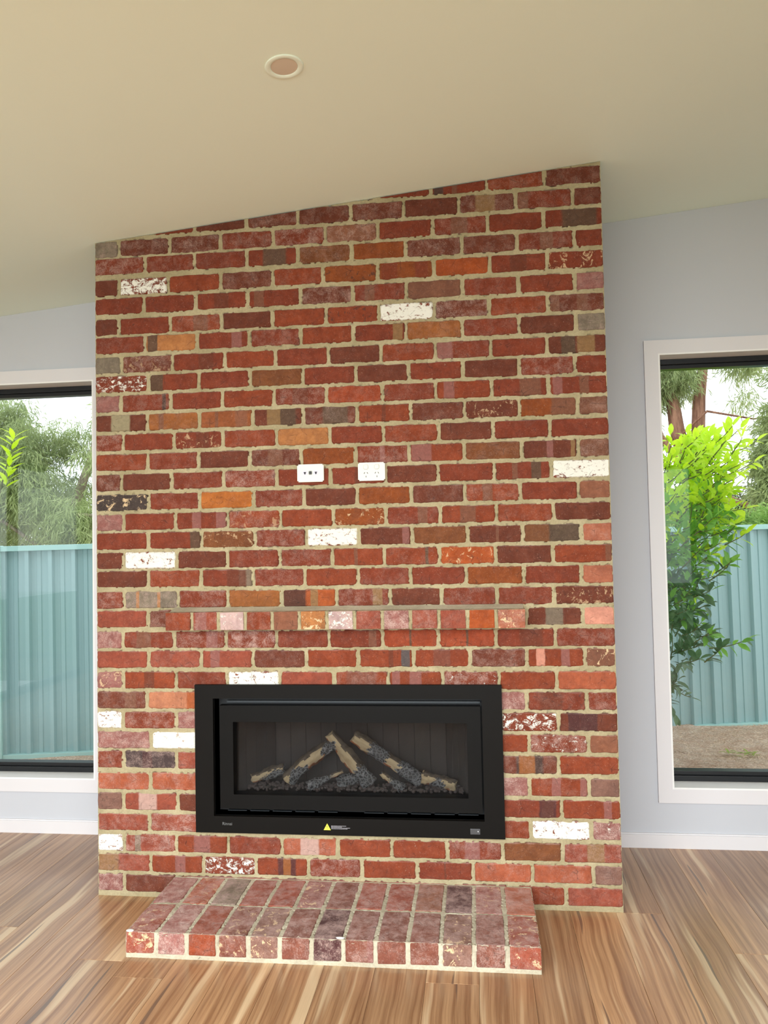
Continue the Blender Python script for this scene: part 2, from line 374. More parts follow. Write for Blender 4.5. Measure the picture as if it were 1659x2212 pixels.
# glazed doors behind the camera (only seen as reflections)
def glazing(name, x0, x1, z1, n, loc, rz):
    t = empty(name, loc, (0, 0, rz), kind='structure'); wd = (x1-x0)/n
    for i in range(n):
        a = x0+i*wd; bm = bmesh.new()
        add_box(bm, a, a+.05, -.03, .03, 0, z1); add_box(bm, a+wd-.05, a+wd, -.03, .03, 0, z1)
        add_box(bm, a+.05, a+wd-.05, -.03, .03, 0, .06); add_box(bm, a+.05, a+wd-.05, -.03, .03, z1-.06, z1)
        obj('door_frame', bm_mesh(bm, 'door_frame'), M_FRAME, t)
        bm = bmesh.new(); add_box(bm, a+.05, a+wd-.05, -.003, .003, .06, z1-.06); obj('glass_pane', bm_mesh(bm, 'glass_pane'), M_GLASS, t)
glazing('door_1', RG[0], RG[1], 2.4, 5, (0, YR-.1, 0), 0)
glazing('door_2', -1.5, 1.5, 2.4, 2, (XL-.1, -2.7, 0), math.pi/2)
glazing('door_3', -1.5, 1.5, 2.4, 2, (XR+.1, -2.9, 0), math.pi/2)

# ------------------------------------------------------------------ brickwork
W = 2.184; BH = .0725
ROWS = """1|56.1 55.6|116 347 1510 1738 1963|p:h.6;d:h.1;r;r;R:h.1;r1:h.1
2|139.8 142.0|235 466 694 918 1141 1369 1597 1833 2073|r1:b.15,.25,y2:h.2;R:b.57,.1,p;r:w.55;R:b.6,.19,d2:b.6,.08,o;r:h.4;R;r:b.5,.02,d;R2:h.2;R2:h.2;b3:h.2
3|223.7 226.8|116 348 575 805 1042 1267 1493 1717 1955|w:h.4;r1:h.6:b.25,.06,g;R:b.5,.17,p;r:h.1;R2:b.5,.17,P3:h.2;R;R;r:b.45,.15,p:h.3;b1;r1:b.55,.15,y2:h.3
4|309.7 315.4|230 1594 1831 2069|r1:h.3;r1:h.6;R:h.1;w;p:w.3:h.6
5|397.9 398.8|115 356 1713 1955|b3:k.3;r1:b.45,.17,P3;d;r:b.78,.1,o2:b.78,.14,d2;R:b.78,.07,p
6|482.3 486.0|237 1598 1830 2065|R2:h.3;R2:h.3;p:h.5;R:b.45,.08,p:b.93,.06,p:h.1;b3
7|574.8 573.3|117 352 1718 1948|r:h.3;K2:b.45,.1,d2:h.4;r1:h.2;d:b.5,.25,k:b.45,.15,o:h.2;R
8|657.6 659.1|240 1603 1834 2068|p:h.5;w2;R;r:w.35:h.5;b2
9|742.5 745.0|116 353 1722 1952|w:h.3;r:h.4;p:h.6;r:w.55;d:b.5,.15,d2:b.25,.1,d2
10|827.6 829.2|223 456 1607 1829 2066|d:h.1:b.7,.12,b:h.2;O3:b.9,.12,O1;r;p:h.6;r:b.4,.2,d:h.1:c.3;r:h.3
11|912.9 911.8|118 354 578 808 1039 1267 1491 1720 1950|p:e.4;R:b.5,.1,d;r:h.1;w:e.1;r1;R:b.5,.3,d1:h.2;R:b.5,.12,p:b.1,.08,p;r:w.3:h.6;R;R2
12|1000.4 1003.8|233 466 693 921 1142 1373 1605 1833 2064|r1;r1:h.1;r1:b.25,.1,p;d:h.1;R;R:b.88,.08,k3:b.6,.04,d;R:b.5,.16,d1;d:h.3;R:b.22,.08,P2:b.68,.08,p;b:e.8
13|1084.0 1085.0|117 348 576 795 1020 1245 1477 1711 1949|p:h.4;r:b.4,.15,b:h.1;r:b.75,.12,p:h.4;r:h.7;r:h.1;r:b.85,.08,b;R1:b.5,.02,k2;R1:b.5,.02,k2;r:b.6,.2,d;r:h.2
14|1173.8 1170.0|232 465 697 923 1144 1377 1606 1835 2060|r1;d:h.3;r;r;r;r;r;r;d:b.5,.17,g;P2
15|1255.8 1255.1|124 366 586 820 1056 1280 1495 1719 1949|r:h.4;g:b.25,.03,y:b.65,.03,y:h.4;r:h.3;o;O1:b.2,.24,K:b.6,.07,y2;r:h.3:b.8,.1,y2;d;r:h.2;r:h.1;d:s.3
16|1345.9 1338.6|233 469 698 922 1147 1367 1596 1830 2060|d;R:h.1;r:b.9,.15,g:b.7,.2,d;r:h.2;R;r:h.1;r;o1;r;P
17|1426.2 1422.3|123 361 587 814 1040 1260 1488 1719 1949|d;w;d;r:h.1;r:h.2;R:b.45,.04,b;R:h.1:b.8,.03,k2;O:s.4;d;R:b.95,.08,b
18|1510.7 1508.0|235 473 708 929 1154 1378 1606 1830 2064|r;r:b.9,.1,k2;b1:e.3;r:h.3;w;d:b.92,.07,p;b1;d:b.55,.03,b;g2:b.2,.25,b1;P:h.2
19|1591.3 1593.9|123 358 589 821 1048 1270 1495 1726 1957|p;r;r:b.4,.09,p:b.9,.1,p;R:h.3:e.2;R;o1:s.4;r:b.7,.1,b:h.1;R:b.5,.15,b:k.1;R:h.1;d
20|1678.1 1680.0|239 466 704 924 1150 1378 1599 1825 2058|k:e.5;r:h.1;O2;r:h.2;d;o1;d:h.1;R:h.2:b.4,.1,b;r;b2
21|1765.1 1766.3|116 342 574 806 1038 1272 1491 1722 1953|d:h.3;d;r:h.1;r:h.5;r;r:b.5,.06,d;d;r;r:b.75,.09,k2:b.35,.05,b;w
22|1852.2 1850.8|235 464 690 913 1147 1373 1601 1836 2062|R:h.1;r:h.1;d;d:b.5,.16,b:h.2;o1;r:h.3:b.5,.05,p;R:b.2,.2,p;b1:h.1;d:b.5,.06,p:b.95,.04,y2;b:h.3
23|1939.6 1935.6|123 355 573 808 1039 1266 1497 1721 1951|r:h.4;r;r:b.6,.15,d:e.3;R:h.1;y;r;R:h.1;d;r;r
24|2025.1 2024.3|234 469 706 926 1156 1382 1606 1830 2065|d:b.5,.18,g3;o:b.26,.05,b:h.1;o2:b.32,.03,b:b.8,.12,b2;d:b.6,.3,k2:b.4,.15,y2;d:b.6,.25,g2:h.2;R:b.5,.04,d;d:h.1;d:e.3;o1:b.8,.25,b;b:h.2
25|2110.7 2109.4|115 342 573 800 1027 1265 1489 1720 1949|p;r:b.9,.04,k:h.2;r;R;r:b.5,.16,d:h.3;R1:h.1;r:h.1;R:b.22,.1,p;r:b.7,.2,b;r:b.15,.08,p:b.6,.08,b
26|2196.5 2192.8|242 469 694 927 1154 1377 1603 1833 2059|r:w.5;r:b.12,.15,k2;r;b1;r;d;r;d;r:h.3;r
27|2280.5 2276.4|119 351 585 809 1038 1263 1490 1720 1949|g;d:h.4:e.2;r:b.65,.15,d;R;r;d;R:h.1;r:b.15,.15,p:h.1;r;d:b.65,.15,y2:b.35,.12,k2
28|2368.7 2365.8|227 463 696 920 1146 1370 1605 1838 2067|r:h.1;y:b.13,.1,k;r:b.77,.1,p;r:h.2;R;r:b.88,.1,y2;o:h.1;r:h.1;d;g:h.3
29|2448.8 2449.8|109 341 573 798 1030 1257 1490 1717 1957|d;r;R:b.6,.15,b:h.2;d;R;R:c.5;w;d:h.5;R:h.1;d:b.1,.08,b:b.6,.1,b:h.2
30|2541.5 2535.8|223 458 689 921 1147 1375 1609 1840 2068|r;r;r:b.5,.15,d;r:b.2,.1,b;d:h.4;r:b.3,.1,b:h.1;b;r:h.1;r;p
31|2624.1 2627.7|110 334 572 801 1021 1255 1492 1725 1960|d;r:w.75;R;d:h.2;R:h.1;o1:k.5;o1:b.2,.15,r:b.8,.12,r;O;r:b.5,.15,d;r:e.4
32|2719.2 2714.1|229 455 688 913 1145 1376 1611 1837 2071|r:h.5;r:h.2;r:h.1;r:b.55,.25,g2;b1:h.2;o1;d:h.3;d:h.2;r:b.52,.12,b:h.2;r
33|2795.9 2802.6|110 343 573 805 1033 1259 1491 1720 1950|g:h.3;d:h.3;d:h.4;r:h.3;r:h.5;b2:h.5;r;r:b.48,.16,b:h.2;r;r:b.6,.3,k2
34|2883.1 2889.4|226 457 688 917 1144 1371 1603 1838 2069|r;r;d;d:h.3;d:h.2;d:h.3;d;d:b.46,.18,y2:h.3;r:b.1,.1,b:h.2;d:h.1
35|2968.3 2978.3|1257 1487 1719 1957|r;r;r:b.12,.09,k:b.42,.05,b:b.93,.06,y;R:h.2;d:h.2"""
PAL = dict(r=(142,54,38), r1=(164,70,56), R=(154,60,38), R1=(168,64,40), R2=(184,84,60), d=(122,52,40), d1=(138,68,58), d2=(84,46,46),
    b=(128,84,64), b1=(138,70,44), b2=(156,92,68), b3=(132,96,82), o=(172,96,50), o1=(154,68,34), o2=(170,90,52), O=(184,76,38), O1=(186,80,42),
    O2=(204,110,48), O3=(214,130,96), y=(184,122,72), y2=(150,116,76), g=(130,118,100), g2=(98,80,64), g3=(168,158,124),
    k=(70,60,55), k2=(90,74,58), k3=(78,86,86), K=(60,45,42), K2=(80,66,64), p=(164,98,90), P=(188,98,78), P2=(224,156,132), P3=(204,170,156),
    w=(150,60,44), w2=(190,150,120), pw=(200,170,165))
ALB = .80
def brick_props(o, code, x0=0., x1=None, seed=None):
    """colour and marks of one brick from a short code: base[:letter value...]"""
    parts = code.split(':'); base = parts[0]
    if x1 is None: x1 = .22
    wd = x1 - x0; haze, paint, cream, black = .05, 0., 0., 0.; bands = []
    if base == 'w': paint = .95
    if base == 'w2': paint = 1.05
    for m in parts[1:]:
        if m[0] == 'b':
            q = m[1:].split(','); bands.append((( float(q[0])-.5)*wd, float(q[1])*wd, q[2]))
        elif m[0] == 'h': haze = .05 + float(m[1:])
        elif m[0] == 'w': paint = float(m[1:])
        elif m[0] in 'es': cream = float(m[1:])
        elif m[0] in 'kc': black = float(m[1:])
    if base == 'p': haze += .25
    while len(bands) < 2: bands.append((0., 0., base))
    rs = random.Random(seed); j = rs.uniform(.95, 1.05)
    cl = lambda k, jj=1.: tuple(float(x*jj*ALB) for x in lin(PAL[k][0]*(.92 if PAL[k][0] > PAL[k][1]*1.6 else 1.), PAL[k][1]+(6 if PAL[k][0] > PAL[k][1]*1.9 else 0), PAL[k][2]+(0 if PAL[k][0] > PAL[k][1]*1.9 else 0)))
    o['tint'] = cl(base, j); o['band_a'] = cl(bands[0][2]); o['band_b'] = cl(bands[1][2])
    o['prm_a'] = (bands[0][0], bands[0][1], bands[1][0]); o['prm_b'] = (bands[1][1], haze, paint); o['prm_c'] = (cream, black, rs.random())

def wall_brick_mesh(wd, ht, depth, seed):
    """irregular hand-pressed face: ragged outline, worn arris, straight sides"""
    rs = random.Random(seed); n = max(3, int(round(wd/.045))); pts = []
    j = lambda a=.0021: rs.uniform(-a, a)
    c = [rs.uniform(.002, .008) for _ in range(4)]
    hw, hh = wd/2, ht/2
    def corner(sx, sz, k, rev):
        q = [(sx*hw, sz*(hh-c[k])), (sx*(hw-c[k]), sz*hh)]
        return q if not rev else q[::-1]
    pts += corner(1, 1, 0, False) + [(hw - wd*(i/n) + j(), hh + j()) for i in range(1, n)]
    pts += corner(-1, 1, 1, True) + [(-hw + j(), j(.006))]
    pts += corner(-1, -1, 2, False) + [(-hw + wd*(i/n) + j(), -hh + j()) for i in range(1, n)]
    pts += corner(1, -1, 3, True) + [(hw + j(), j(.006))]
    bm = bmesh.new(); N = len(pts); f = lambda x, h, a: x*(1 - a/h)
    r0 = [bm.verts.new((x, depth, z)) for x, z in pts]; r1 = [bm.verts.new((x, .0045, z)) for x, z in pts]
    r2 = [bm.verts.new((f(x, hw, .0045), .0, f(z, hh, .0045))) for x, z in pts]
    cv = bm.verts.new((0, -.0006, 0))
    for i in range(N):
        k = (i+1) % N; bm.faces.new((r0[i], r0[k], r1[k], r1[i])); bm.faces.new((r1[i], r1[k], r2[k], r2[i])); bm.faces.new((r2[i], r2[k], cv))
    return bm_mesh(bm, 'brick')
def loose_brick_mesh(wd, dp, ht, seed, bev=.005):
    """whole brick, all sides real: x width, y depth, z height, origin at centre"""
    rs = random.Random(seed); bm = bmesh.new()
    bmesh.ops.create_cube(bm, size=1)
    bmesh.ops.subdivide_edges(bm, edges=[e for e in bm.edges if abs((e.verts[0].co-e.verts[1].co).y) > .5], cuts=2)
    for v in bm.verts:
        v.co = Vector((v.co.x*wd, v.co.y*dp, v.co.z*ht)) + Vector([rs.uniform(-.0014, .0014) for _ in range(3)])
    bmesh.ops.bevel(bm, geom=[e for e in bm.edges if e.calc_face_angle(0) > .8], offset=bev, segments=2, affect='EDGES', profile=.6)
    return bm_mesh(bm, 'brick')

_nz = {}
def vnoise(u, v, cell, seed):
    """smooth value noise on arrays"""
    key = seed
    if key not in _nz: _nz[key] = np.random.RandomState(seed).rand(256, 256)
    g = _nz[key]; a, b = u/cell + 1000, v/cell + 1000
    i, j = np.floor(a).astype(int), np.floor(b).astype(int); fa, fb = a-i, b-j
    fa = fa*fa*(3-2*fa); fb = fb*fb*(3-2*fb); i &= 255; j &= 255; i1 = (i+1) & 255; j1 = (j+1) & 255
    return (g[i, j]*(1-fa) + g[i1, j]*fa)*(1-fb) + (g[i, j1]*(1-fa) + g[i1, j1]*fa)*fb
def mortar_sheet(name, O, U, V, N, lu, lv, rects, step, mat, parent, hole=None, topf=None, rec=.0012, seed=3, lip=.0052, edge=(0, 0, 0, 0)):
    """pointing between bricks: a relief that dives behind each brick at a ragged lip"""
    nu, nv = max(2, int(round(lu/step))), max(2, int(round(lv/step)))
    u = np.linspace(0, lu, nu+1)[:, None]*np.ones((1, nv+1)); t = np.linspace(0, 1, nv+1)[None, :]*np.ones((nu+1, 1))
    v = t*(topf(u) if topf else lv)
    wu = u + (vnoise(u, v, .010, seed+1)-.5)*.0062; wv_ = v + (vnoise(u, v, .011, seed+2)-.5)*.0062
    E = np.full(u.shape, -1.)
    du = lu/nu; dv = (v[0, -1])/nv
    for (a, b, c, d) in rects:
        i0, i1 = max(0, int(a/du)-3), min(nu+1, int(b/du)+5); vv = v[min(max(i0, 0), nu), :]
        j0 = max(0, int(np.searchsorted(vv, c-.02))-3); j1 = min(nv+1, int(np.searchsorted(vv, d+.02))+3)
        if i0 >= i1 or j0 >= j1: continue
        x = wu[i0:i1, j0:j1]; z = wv_[i0:i1, j0:j1]
        e = np.minimum(np.minimum(x-a, b-x), np.minimum(z-c, d-z))
        # rounded corners
        qx = np.minimum(x-a, b-x); qz = np.minimum(z-c, d-z); R0 = .009
        cn = (qx < R0) & (qz < R0); e = np.where(cn, R0-np.hypot(R0-np.minimum(qx, R0), R0-np.minimum(qz, R0)), e)
        E[i0:i1, j0:j1] = np.maximum(E[i0:i1, j0:j1], e)
    lp = lip*np.clip(vnoise(u, v, .020, seed+3)*1.1-.22, 0, 1) + .0016*vnoise(u, v, .006, seed+4)
    h = -rec - .0016*vnoise(u, v, .03, seed+5) - .0012*vnoise(u, v, .008, seed+6) + .0006
    h = h - .008*((vnoise(u, v, .013, seed+7) > .75) & (np.abs(E-.001) < .0032))
    gr = np.clip((vnoise(u, v, .045, seed+8)-.42)*5, 0, 1)*np.exp(-((E-lp*.9)/.0021)**2)
    h = h - .0045*gr
    h = h - np.clip(E-lp, 0, None)*.9; h = np.maximum(h, -.014)
    O, U, V, N = (np.array(q, float) for q in (O, U, V, N))
    P = O + u[..., None]*U + v[..., None]*V + h[..., None]*N
    idx = np.arange((nu+1)*(nv+1)).reshape(nu+1, nv+1)
    F = np.stack([idx[:-1, :-1], idx[1:, :-1], idx[1:, 1:], idx[:-1, 1:]], -1).reshape(-1, 4)
    if np.dot(np.cross(U, V), N) < 0: F = F[:, ::-1]
    keep = np.ones(len(F), bool)
    if hole:
        cu = (u[:-1, :-1]+u[1:, 1:])/2; cv = (v[:-1, :-1]+v[1:, 1:])/2
        keep &= ~((cu > hole[0]) & (cu < hole[1]) & (cv > hole[2]) & (cv < hole[3])).ravel()
    # cells well behind a brick are never seen
    Ec = np.minimum(np.minimum(E[:-1, :-1], E[1:, :-1]), np.minimum(E[:-1, 1:], E[1:, 1:])).ravel(); keep &= Ec < .0165
    F = F[keep]; used = np.unique(F); remap = np.zeros(len(idx.ravel()), int); remap[used] = np.arange(len(used))
    return obj(name, np_mesh(name, P.reshape(-1, 3)[used], remap[F], True), mat, parent)

HX0, HX1, HZ0, HZ1 = .475, 1.70, .318, .866     # hole for the gas fire
chim = empty('brick_chimney', (W/2, 0, 0), label='full-height red recycled brick chimney breast between the two windows', category='chimney')
CX = W/2
full_m = [wall_brick_mesh(.222, BH, .075, 100+i) for i in range(9)]; half_m = [wall_brick_mesh(.108, BH, .075, 200+i) for i in range(5)]
rects = []; rsb = random.Random(5)
def place_wall_brick(x0, x1, zc, code, i, parent, y=0., off=CX):
    wd = x1-x0
    if wd < .03: return
    src = full_m if wd > .16 else half_m
    me = rsb.choice(src); base_w = .222 if wd > .16 else .108
    rects.append((x0, x1, zc-BH/2, zc+BH/2))
    zt = zc+BH/2; cz = min(CEILZ(x0), CEILZ(x1))
    if zc-BH/2 > max(CEILZ(x0), CEILZ(x1)) - .006: rects.pop(); return
    if zt > cz - .003:
        bm = bmesh.new(); bm.from_mesh(me)
        for v in bm.verts: v.co.x *= wd/base_w
        cxm = (x0+x1)/2; p = Vector((0, 0, CEILZ(cxm)-zc-.004)); nrm = Vector((-.0922, 0, 1)).normalized()
        g = bmesh.ops.bisect_plane(bm, geom=bm.verts[:]+bm.edges[:]+bm.faces[:], plane_co=p, plane_no=nrm, clear_outer=True)
        ed = [e for e in g['geom_cut'] if isinstance(e, bmesh.types.BMEdge)]
        if not bm.faces: bm.free(); rects.pop(); return
        try: bmesh.ops.holes_fill(bm, edges=ed)
        except Exception: pass
        me = bm_mesh(bm, 'brick'); sx = 1.
    else: sx = wd/base_w
    o = obj('brick', me, M_BRICK, parent, ((x0+x1)/2-off, y+rsb.uniform(-.0008, .0012), zc), (rsb.uniform(-.004, .004), rsb.uniform(-.004, .004), rsb.uniform(-.003, .003)))
    if sx != 1.: o.scale = (sx, 1, 1)
    brick_props(o, code, x0, x1, i*131+int(x0*1000))
JT = .0062
row_z = {}
for ln in ROWS.strip().split('\n'):
    n, zz, xs, cs = ln.split('|'); n = int(n); zl, zr = (float(q)/1000 for q in zz.split()); row_z[n] = (zl+zr)/2
    xs = [int(q)/1000 for q in xs.split()]; cs = cs.split(';')
    if n == 35: xs = [1.029] + xs; cs = [''] + cs[:]; cs = cs[1:]; cs = ['r'] + cs[0:] if len(cs) < len(xs)+1 else cs
    bd = [0.] + xs + [W]
    for i in range(len(bd)-1):
        a = bd[i] + (JT if i else .0); b = bd[i+1] - (JT if i < len(bd)-2 else .0); code = cs[i]; zc = zl + (zr-zl)*((a+b)/2/W)
        if 4 <= n <= 10 and b > HX0 and a < HX1:
            if a < HX0: place_wall_brick(a, HX0-.002, zc, code, n, chim)
            if b > HX1: place_wall_brick(HX1+.002, b, zc, code, n, chim)
            if n == 4 or n == 10: pass
            continue
        place_wall_brick(a, b, zc, code, n, chim)
mortar_sheet('mortar_joints', (-CX, 0, 0), (1, 0, 0), (0, 0, 1), (0, -1, 0), W, 3.03, rects, .0026, M_MORTAR, chim, hole=(HX0, HX1, HZ0, HZ1), topf=lambda u: CEILZ(u)-.0015, lip=.0082)
bm = bmesh.new(); top = lambda x: CEILZ(x)-.001
for a, b, z0, z1 in ((.0015, HX0, 0, None), (HX1, W-.0015, 0, None), (HX0, HX1, 0, HZ0), (HX0, HX1, HZ1, None)):
    add_prism(bm, [(a-CX, z0), (b-CX, z0), (b-CX, z1 if z1 else top(b)), (a-CX, z1 if z1 else top(a))], .016, YB-.001)
# thin return strips that close the joint sheet at the two corners and the foot
add_prism(bm, [(.0015-CX, 0), (.006-CX, 0), (.006-CX, top(.006)), (.0015-CX, top(.0015))], .004, .016)
add_prism(bm, [(W-.006-CX, 0), (W-.0015-CX, 0), (W-.0015-CX, top(W-.0015)), (W-.006-CX, top(W-.006))], .004, .016)
obj('mortar_core', bm_mesh(bm, 'mortar_core'), M_MORTAR, chim)
# brick faces on the two short returns beside the windows (joined: edge-on in the photograph)
bm = bmesh.new()
for n in sorted(row_z):
    zc = row_z[n]; full = n % 2 == 0
    for side, x in ((-1, 0.), (1, W)):
        at_right = (n % 2 == 0)
        starts = [.085, .215, .445] if ((n % 2 == 0) == (side < 0)) else [.085, .32, .55]
        ends = [.205, .435, YB-.002] if ((n % 2 == 0) == (side < 0)) else [.31, .54, YB-.002]
        if zc+BH/2 > CEILZ(x)-.004: continue
        for a, b in zip(starts, ends):
            xa, xb = (x-.0012, x+.004) if side < 0 else (x-.004, x+.0012)
            add_box(bm, xa-CX, xb-CX, a, b, zc-BH/2+.001, zc+BH/2-.001)
o = obj('side_bricks', bm_mesh(bm, 'side_bricks'), M_BRICK, chim, kind='stuff'); brick_props(o, 'r:h.2', 0, .22, 4)

# ---- mantel ledge: one course of headers standing proud of the wall (a part of the chimney)
MZ0, MZ1, MX0, MX1, MP = 1.1335, 1.2085, .349, 1.826, .098
led = empty('mantel_ledge', (0, 0, 0)); led.parent = chim
ml = ['R:h.1', 'r1:h.4:b.3,.25,p', 'pw:h.6:w.3', 'R:h.2', 'b2', 'y:s.9:k.3', 'pw:h.8:w.5', 'r1:h.2', 'p:h.6', 'r1:h.3', 'r1:h.1', 'O', 'P:h.3:e.6']
pit = (MX1-MX0)/13; hr = []
head_m = [loose_brick_mesh(.106, .112, .0735, 300+i, .0035) for i in range(4)]
for i, c_ in enumerate(ml):
    x0 = MX0+i*pit+(.0068 if i else 0); x1 = MX0+(i+1)*pit-(.0068 if i < 12 else 0)
    o = obj('brick', head_m[i % 4], M_BRICK, led, ((x0+x1)/2-CX, -MP+.056, (MZ0+MZ1)/2)); o.scale = ((x1-x0)/.106, 1, 1)
    brick_props(o, c_, x0, x1, 900+i); hr.append((x0-MX0, x1-MX0, .0005, MZ1-MZ0-.0005))
mortar_sheet('mantel_mortar_face', (MX0-CX, -MP+.0005, MZ0), (1, 0, 0), (0, 0, 1), (0, -1, 0), MX1-MX0, MZ1-MZ0, hr, .0025, M_MORTAR, led, seed=21, lip=.003)
mortar_sheet('mantel_mortar_top', (MX0-CX, -MP+.001, MZ1-.0005), (1, 0, 0), (0, 1, 0), (0, 0, 1), MX1-MX0, MP-.001, [(a, b, .0, .3) for a, b, _, _ in hr], .0035, M_MORTAR, led, seed=23, lip=.003)
bm = bmesh.new(); q_ = [bm.verts.new(v) for x in (MX0+.004-CX, MX1-.004-CX) for v in ((x, -.062, MZ1-.001), (x, .0, MZ1-.001), (x, .0, MZ1+.0125), (x, -.01, MZ1+.010))]
for f in ((0,1,2,3),(7,6,5,4),(0,4,5,1),(1,5,6,2),(2,6,7,3),(3,7,4,0)): bm.faces.new([q_[i] for i in f])
obj('mantel_mortar_fillet', bm_mesh(bm, 'mantel_mortar_fillet'), M_MORTAR2, led)
box('mantel_mortar_bed', MX0+.002-CX, MX1-.002-CX, -MP+.010, .001, MZ0+.002, MZ1-.006, M_MORTAR, led)

# ---- raised hearth: two rows of bricks laid on the flat, header ends to the front
GX0, GX1, GD, GZ = .343, 1.826, .473, .0925
hearth = empty('brick_hearth', ((GX0+GX1)/2, -GD/2, 0), label='low raised hearth of pale-stained red bricks on the timber floor', category='hearth')
HCX, HCY = (GX0+GX1)/2, -GD/2
front = ['r1:h.4:e.6', 'p:h.7', 'R:h.15', 'd1:h.4:e.5', 'b3:h.3:e.6', 'd1:h.5', 'd2:h.6', 'd1:h.5:b.9,.1,p', 'd1:h.4:k.2', 'd1:h.5', 'b3:h.3:e.95', 'd1:h.5:k.3', 'r1:h.3:e.7']
back = ['p:h.6', 'R2:h.4:e.3', 'g:h.5:k.2', 'r1:h.4', 'r1:h.2:k.1', 'p:h.3:e.7', 'd1:h.3', 'r1:h.5', 'r1:h.5', 'b2:h.3', 'd2:h.5', 'p:h.5:e.3', 'P:h.5']
pit = (GX1-GX0)/13; rf = []; face = []; rs = random.Random(9)
hb = [loose_brick_mesh(.104, .224, .077, 400+i) for i in range(5)]
for r, (codes, yc, ya, yb) in enumerate(((front, -GD+.1125, -GD, -GD+.2235), (back, -.1235, -.2385, -.008))):
    for i, c_ in enumerate(codes):
        x0 = GX0+i*pit+(.0072 if i else 0); x1 = GX0+(i+1)*pit-(.0072 if i < 12 else 0)
        o = obj('brick', hb[(i*3+r) % 5], M_BRICK, hearth, ((x0+x1)/2-HCX, (ya+yb)/2-HCY, .0525+rs.uniform(-.0006, .0006)), (rs.uniform(-.003, .003), rs.uniform(-.003, .003), rs.uniform(-.006, .006)))
        o.scale = ((x1-x0)/.104, (yb-ya)/.224, 1); brick_props(o, c_+':h.4' if ':h' not in c_ else c_, x0, x1, 700+i+r*20); o['tint'] = [q*1.22 for q in o['tint']]
        rf.append((x0-GX0, x1-GX0, ya+GD, yb+GD))
        if r == 0: face.append((x0-GX0, x1-GX0, .0145, .0905))
mortar_sheet('hearth_mortar_top', (GX0-HCX, -GD-HCY, .0915), (1, 0, 0), (0, 1, 0), (0, 0, 1), GX1-GX0, GD-.001, rf, .0032, M_MORTAR2, hearth, seed=31, lip=.006)
mortar_sheet('hearth_mortar_front', (GX0-HCX, -GD-HCY-.0005, 0), (1, 0, 0), (0, 0, 1), (0, -1, 0), GX1-GX0, .0915, face, .0028, M_MORTAR2, hearth, seed=33, lip=.005)
for nm, xo, nn in (('hearth_mortar_end', GX0-HCX-.0005, (-1, 0, 0)), ('hearth_mortar_end', GX1-HCX+.0005, (1, 0, 0))):
    mortar_sheet(nm, (xo, -GD-HCY, 0), (0, 1, 0), (0, 0, 1), nn, GD-.001, .0915, [(0, .2235, .0145, .0905), (GD-.2385, GD-.008, .0145, .0905)], .004, M_MORTAR2, hearth, seed=35, lip=.005)
for nm_, (px_, py_, pz_), (sx_, sy_, sz_) in (('plaster_crumb', (1.130, -.462, .0925), (.016, .007, .003)), ('plaster_dab', (.356, -.464, .0915), (.015, .010, .003))):
    bm = bmesh.new(); bmesh.ops.create_icosphere(bm, subdivisions=2, radius=1); bmesh.ops.scale(bm, vec=(sx_, sy_, sz_), verts=bm.verts[:])
    for v_ in bm.verts: v_.co.x *= 1+.2*math.sin(v_.co.y*900)
    obj(nm_, bm_mesh(bm, nm_, True), M_REVEAL, hearth, (px_-HCX, py_-HCY, pz_), label='small white plaster spot')
box('hearth_mortar_bed', GX0+.004-HCX, GX1-.004-HCX, -GD+.005-HCY, -.004-HCY, 0, .078, M_MORTAR2, hearth)

# ------------------------------------------------------------------ gas fireplace
M_BLK = plain('black_powder_coat', lin(15, 12, 9), .5, .12, 9, spec=.10); M_BLK2 = plain('black_door_coat', lin(13, 11, 9), .46, .14, 7, spec=.10)
M_VOID = plain('matt_black_steel', lin(8, 8, 9), .6, .1, 9); M_LINER = plain('grey_firebox_liner', lin(66, 60, 57), .85, .18, 9, bump=.2)
M_SLAT = plain('dark_louvre_steel', lin(30, 34, 37), .45, .1, 14)
fx, fz = 1.0855, .283
fire = empty('gas_fireplace', (fx, -.02, fz), label='black glass-fronted gas fireplace set into the brick chimney', category='fireplace')
P0 = Vector((fx, -.02, fz))
def fbox(name, x0, x1, y0, y1, z0, z1, mat, bev=0, parent=fire, **pr):
    return box(name, x0-fx, x1-fx, y0+.02, y1+.02, z0-fz, z1-fz, mat, parent, bev, **pr)
def ring(name, o, i, y0, y1, mat, bev=.001, par=fire):
    bm = bmesh.new(); a0, a1, b0, b1 = o; c0, c1, d0, d1 = i
    for p in ((a0, a1, b0, d0), (a0, a1, d1, b1), (a0, c0, d0, d1), (c1, a1, d0, d1)): add_box(bm, p[0]-fx, p[1]-fx, y0+.02, y1+.02, p[2]-fz, p[3]-fz)
    bmesh.ops.remove_doubles(bm, verts=bm.verts[:], dist=1e-6)
    return obj(name, bm_mesh(bm, name), mat, par)
OUT = (.4435, 1.728, .283, .8965); INN = (.5225, 1.647, .352, .8395)
ring('surround_frame', OUT, INN, -.022, -.004, M_BLK)
ring('surround_lip', (INN[0]-.002, INN[1]+.002, INN[2]-.002, INN[3]+.002), INN, -.004, .06, M_VOID)
